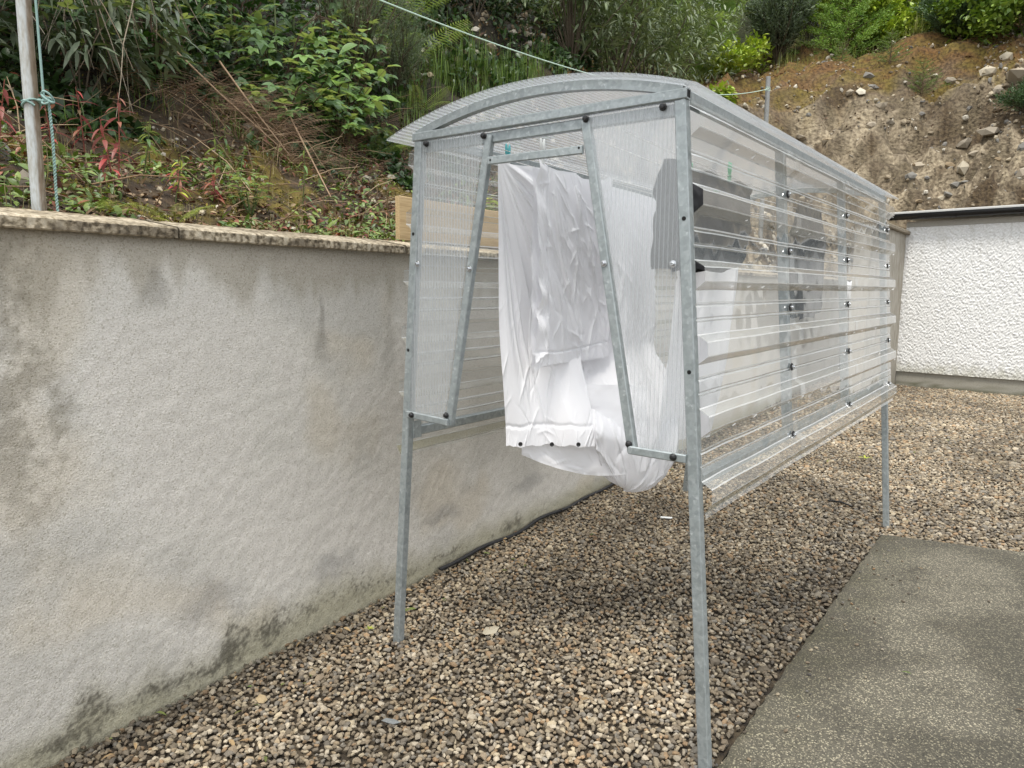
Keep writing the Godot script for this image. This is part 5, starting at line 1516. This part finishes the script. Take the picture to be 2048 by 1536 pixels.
	needle_bush("gorse_bush", "grey-green needled bush at the right end of the mossy crest", on_bank(-1.1, -18.0), Vector3(0.7, 1.3, 0.6), 34, 56, Color(0.07, 0.12, 0.05), Color(0.14, 0.22, 0.1), 0.22)
	needle_bush("gorse_bush", "dark bushy gorse cut off by the right edge of the picture", on_bank(0.55, -15.6), Vector3(0.4, 0.6, 0.4), 20, 40, Color(0.04, 0.08, 0.03), Color(0.08, 0.14, 0.05), 0.16)
	spruce("bright green young spruce on the mossy crest of the cut bank", on_bank(-3.3, -18.0), 2.9, 1.15, Color(0.14, 0.27, 0.045), Color(0.3, 0.45, 0.08), "spruce_tree", "", 14)
	for s in [["small spruce seedling right of the bright spruce on red moss", -2.05, -16.7, 0.75, 0.4], ["stubby conifer seedling on the cliff's edge in reddish moss", -1.35, -16.55, 0.8, 0.55], ["thin conifer seedling below the bright spruce", -3.0, -16.4, 0.5, 0.25]]:
		spruce(s[0], on_bank(s[1], s[2]), s[3], s[4], Color(0.1, 0.17, 0.04), Color(0.22, 0.3, 0.07), "conifer_seedling", "conifer seedlings on the mossy crest", 7)
	# buddleia: silvery pointed leaves
	for s in [["silvery buddleia right over the middle of the roof", -3.8, -6.2, 1.15, 2.2], ["silvery buddleia with dense pointed leaves, the largest", -4.0, -7.6, 1.3, 2.6], ["silvery buddleia thinning out towards the bracken", -4.2, -9.2, 1.3, 2.5], ["buddleia high at the top beyond the others", -5.1, -8.2, 1.5, 3.2], ["buddleia nearest the bracken, half behind the roof", -4.7, -11.2, 1.3, 2.4]]:
		shrub("buddleia_bush", s[0], on_bank(s[1], s[2]), Vector3(s[3], s[4], s[3]), 260, 15, lance, 0.15, Color(0.09, 0.13, 0.055), Color(0.29, 0.34, 0.2), "buddleias above the roof", 0.3, 0.17)
	# light green shrubs along the top right
	var small := leaf_mesh(1.0, 0.55, 0.15, 0.2, 3)
	var bright := [["lime green leafy shrub at the top between grey bush and spruce", -4.9, -20.2, 1.7, 2.4, 0], ["lime green shrub right behind the bright spruce", -3.6, -19.6, 1.4, 2.4, 0], ["yellow-green shrub just right of the spruce at the top", -2.8, -18.9, 1.0, 1.5, 0], ["low yellow-green shrub second to the right of the spruce", -1.9, -18.5, 0.8, 0.8, 0], ["mid green shrub in the top right corner", 0.4, -17.6, 1.2, 1.5, 1], ["bushy green shrub left of the top right corner", -0.5, -18.0, 1.0, 1.2, 1], ["mid green shrub behind the needled bush at the right", -1.4, -19.8, 1.6, 2.2, 1], ["tall mid green shrub at the top over the right end of the moss", -0.2, -20.8, 1.6, 2.4, 1], ["low lime shrub at the foot of the grey needled bush", -5.3, -16.6, 0.6, 0.8, 0], ["bright lime shrub just above the roof's right shoulder", -4.7, -13.1, 0.38, 0.55, 0], ["low lime shrub below the bracken", -5.0, -14.6, 0.6, 0.6, 0]]
	for s in bright:
		shrub("green_shrub", s[0], on_bank(s[1], s[2]), Vector3(s[3], s[4], s[3]), 200 if s[3] > 0.9 else 70, 15, small, 0.14, Color(0.17, 0.26, 0.03) if s[5] == 0 else Color(0.08, 0.15, 0.025), Color(0.5, 0.58, 0.09) if s[5] == 0 else Color(0.28, 0.38, 0.06), "light shrubs along the top right", 0.15, 0.2)
	for s in [["dark tree mass above the right hand shrubs", -1.8, -22.6], ["dark tree mass at the top right corner", 2.0, -22.0], ["dark tree mass behind the lime shrubs", -5.6, -22.5], ["dark tree mass above the far bracken", -9.0, -19.0]]:
		shrub("evergreen_shrub", s[0], on_bank(s[1], s[2]), Vector3(2.8, 4.2, 2.6), 260, 18, dark, 0.22, Color(0.018, 0.035, 0.011), Color(0.055, 0.1, 0.024), "dark shrubs along the top of the bank", 0.2, 0.4)
	# broad-leaved plant: every leaf a part
	var bl := thing("broad_leaved_plant", "bright plant with large round toothed leaves below the needled bush", "plant", on_bank(-3.35, -2.0))
	var bs := MB.new(); bs.col = Color(0.14, 0.12, 0.05)
	for i in 9:
		var a := i * 2.4; var tip := Vector3(0.28 * cos(a) + 0.12, 0.3 + 0.06 * i, 0.32 * sin(a) - 0.05)
		bs.tube(PackedVector3Array([Vector3.ZERO, tip * 0.5 + Vector3(0, 0.08, 0), tip]), PackedFloat32Array([0.005, 0.004, 0.002]), 5)
		for k in 7:
			var p := tip * (0.45 + 0.55 * k / 6.0) + Vector3(0, 0.08 * sin(PI * k / 6.0), 0)
			var o := node_of("leaf", M.oval, bl, aim(p, Vector3(cos(a + k * 2.1), rr(-0.5, 0.1), sin(a + k * 2.1)) + Vector3(0.3, 0, 0.2), Vector3(0.4, 1, 0.35) + rv() * 0.25, rr(0.1, 0.17)))
			o.material_override = [M.greens[3], M.greens[4], M.greens[4], M.limes[2]][rng.randi() % 4]
	node_of("stems", bs.done(M.bark), bl)
	# weeds at the near edge
	var reds := [["red-leaved weed just right of the hanging rope", -1.95, 0.45, 0.3], ["tallest red-leaved weed, crowned with curled red leaves", -2.05, 0.38, 0.42], ["red-leaved weed left of the round near pole", -1.8, 0.95, 0.3], ["small crimson weed low on the litter right of the rope", -1.95, 0.16, 0.15], ["small crimson weed farthest right on the litter", -1.95, -0.03, 0.13], ["brown-red weed behind the hanging rope", -2.3, 0.55, 0.3], ["dark red weed close to the picture's left edge", -1.75, 1.12, 0.26], ["red weed in the shade up behind the knot", -2.55, 0.3, 0.34]]
	for s in reds:
		weed(s[0], on_bank(s[1], s[2]), s[3], 14, 0.1, M.reds, "red_weed", G)
	for s in [["green willowherb beside the tallest red weed", -2.1, 0.25, 0.34], ["yellowing willowherb drooping right of the red weeds", -1.9, 0.2, 0.24], ["slim green weed on the bank left of the moss", -2.2, -0.25, 0.3], ["tall pale green weed before the bleached stick", -2.2, -0.75, 0.42], ["dark green weed under the bleached dead fronds", -2.6, -0.5, 0.3], ["green weed in front of the grassy tuft", -2.5, 0.0, 0.26], ["dark leafy weed right of the brown heap", -3.1, -1.75, 0.35], ["grey-green weed between heap and broad leaves", -3.2, -1.65, 0.42]]:
		weed(s[0], on_bank(s[1], s[2]), s[3], 14, 0.085, [M.greens[2], M.greens[3], M.greens[1]] if not s[0].begins_with("yellow") else [M.limes[0], M.limes[1]], "green_weed", G)
	var herb := thing("columbine_plant", "small blue-green lobed herb near the coping's first joint", "plant", on_bank(-1.9, -0.2))
	for i in 16:
		var a := i * 2.4
		var o := node_of("leaf", M.tri_leaf[0], herb, aim(Vector3(0.05 * cos(a), 0.1 + 0.008 * i, 0.05 * sin(a)), Vector3(cos(a), 0.1, sin(a)), Vector3.UP, rr(0.05, 0.08)))
		o.material_override = M.blue_green
	var hs := MB.new(); hs.col = Color(0.07, 0.12, 0.03)
	for i in 10: hs.tube(PackedVector3Array([Vector3(0, 0, 0), Vector3(0.06 * cos(i * 0.9), 0.12 + 0.006 * i, 0.06 * sin(i * 0.9))]), PackedFloat32Array([0.002]), 4)
	node_of("stems", hs.done(M.bark), herb)
	for s in [["small yellow-green fern spilling over the coping right of the pole", -1.38, 0.78, 0.13], ["small yellow-green fern on the coping's back edge", -1.37, 0.5, 0.14], ["yellow-green leafy fern at the left edge beside the pole", -1.6, 1.22, 0.2]]:
		fern(s[0], on_bank(s[1], s[2], -0.02) + (Vector3(0, 0.3, 0) if s[3] == 0.2 else Vector3.ZERO), 7, s[3], [fr[0], fr[2]], [M.limes[0], M.limes[1]], Vector3(0.5, 0.1, 0.1), "yellow_fern", "yellow-green ferns at the coping")
	# flower sprays over the brambles
	var fl := MB.new()
	for k in 5: leaf_into(fl, Transform3D(Basis(Vector3.UP, TAU * k / 5.0), Vector3.ZERO), 1.0, 0.8, 0.1, -0.3, 3)
	var fm := fl.done(M.dry)
	for s in [["pale bramble flowers nearest the top left leaves", -3.55, -0.75, 0.98], ["pale bramble flowers in the middle of the thicket", -3.75, -1.3, 0.9], ["pale bramble flowers left of the bare stalks", -3.7, -1.55, 0.78]]:
		var t := thing("bramble_flowers", s[0], "flowers", on_bank(s[1], s[2]) + Vector3(0, s[3], 0), "bramble flowers")
		for i in 14:
			var o := node_of("flower", fm, t, Transform3D(Basis.from_euler(Vector3(rr(-0.8, 0.8), rr(0, 6), rr(-0.8, 0.8))).scaled(Vector3.ONE * rr(0.01, 0.016)), rv() * 0.12 * Vector3(0.6, 1, 1)))
			o.material_override = M.petal

func plant_meshes() -> void:
	M.greens = []
	for c in [Color(0.034, 0.075, 0.022), Color(0.052, 0.11, 0.032), Color(0.075, 0.15, 0.045), Color(0.1, 0.19, 0.045), Color(0.14, 0.25, 0.05)]:
		M.greens.append(tinted(c, 0.42))
	M.limes = []
	for c in [Color(0.42, 0.45, 0.05), Color(0.3, 0.38, 0.045), Color(0.17, 0.29, 0.04), Color(0.22, 0.36, 0.05)]:
		M.limes.append(tinted(c, 0.5))
	M.reds = []
	for c in [Color(0.3, 0.035, 0.03), Color(0.2, 0.05, 0.035), Color(0.24, 0.09, 0.05), Color(0.1, 0.07, 0.03), Color(0.36, 0.06, 0.05)]:
		M.reds.append(tinted(c, 0.5, Color(0.5, 0.3, 0.3)))
	M.browns = []
	for c in [Color(0.13, 0.06, 0.03), Color(0.2, 0.11, 0.06), Color(0.33, 0.22, 0.14), Color(0.09, 0.045, 0.025)]:
		M.browns.append(tinted(c, 0.85, Color(0.4, 0.36, 0.32)))
	M.blue_green = tinted(Color(0.1, 0.2, 0.09), 0.5)
	M.petal = tinted(Color(0.62, 0.6, 0.52), 0.7, Color(0.3, 0.3, 0.28))
	M.tri_leaf = [trifoliate(1.0), trifoliate(1.0)]
	M.tri_white = trifoliate(1.0)
	M.tri_white.surface_set_material(0, M.leaf)
	M.oval = leaf_mesh(1.0, 0.72, 0.14, 0.16, 8, null, 0.75, 0.1)
	M.lance = leaf_mesh(1.0, 0.22, 0.15, 0.45, 5)
	var sp := MB.new()
	for i in 9:
		var a := i * 2.4
		leaf_into(sp, aim(Vector3(0.09 * i, 0, 0), Vector3(1.0, 0.55 * cos(a), 0.55 * sin(a)), Vector3(0, cos(a), sin(a))), 0.34, 0.035, 0.0, 0.0, 2)
	sp.tube(PackedVector3Array([Vector3.ZERO, Vector3(0.9, 0, 0)]), PackedFloat32Array([0.008]), 3)
	M.sprig = sp.done(M.leaf)
	var sf := MB.new()
	for i in 7:
		var a := i * 2.4
		leaf_into(sf, aim(Vector3(0.12 * i, 0, 0), Vector3(1.0, 0.6 * cos(a), 0.6 * sin(a)), Vector3(0, cos(a), sin(a))), 0.42, 0.1, 0.0, 0.0, 2)
	M.far_sprig = sf.done(M.leaf)

func tinted(c: Color, rough: float, back := Color(0.55, 0.6, 0.3)) -> StandardMaterial3D:
	var m := mat(c.linear_to_srgb(), rough)
	m.backlight_enabled = true
	m.backlight = back
	return m
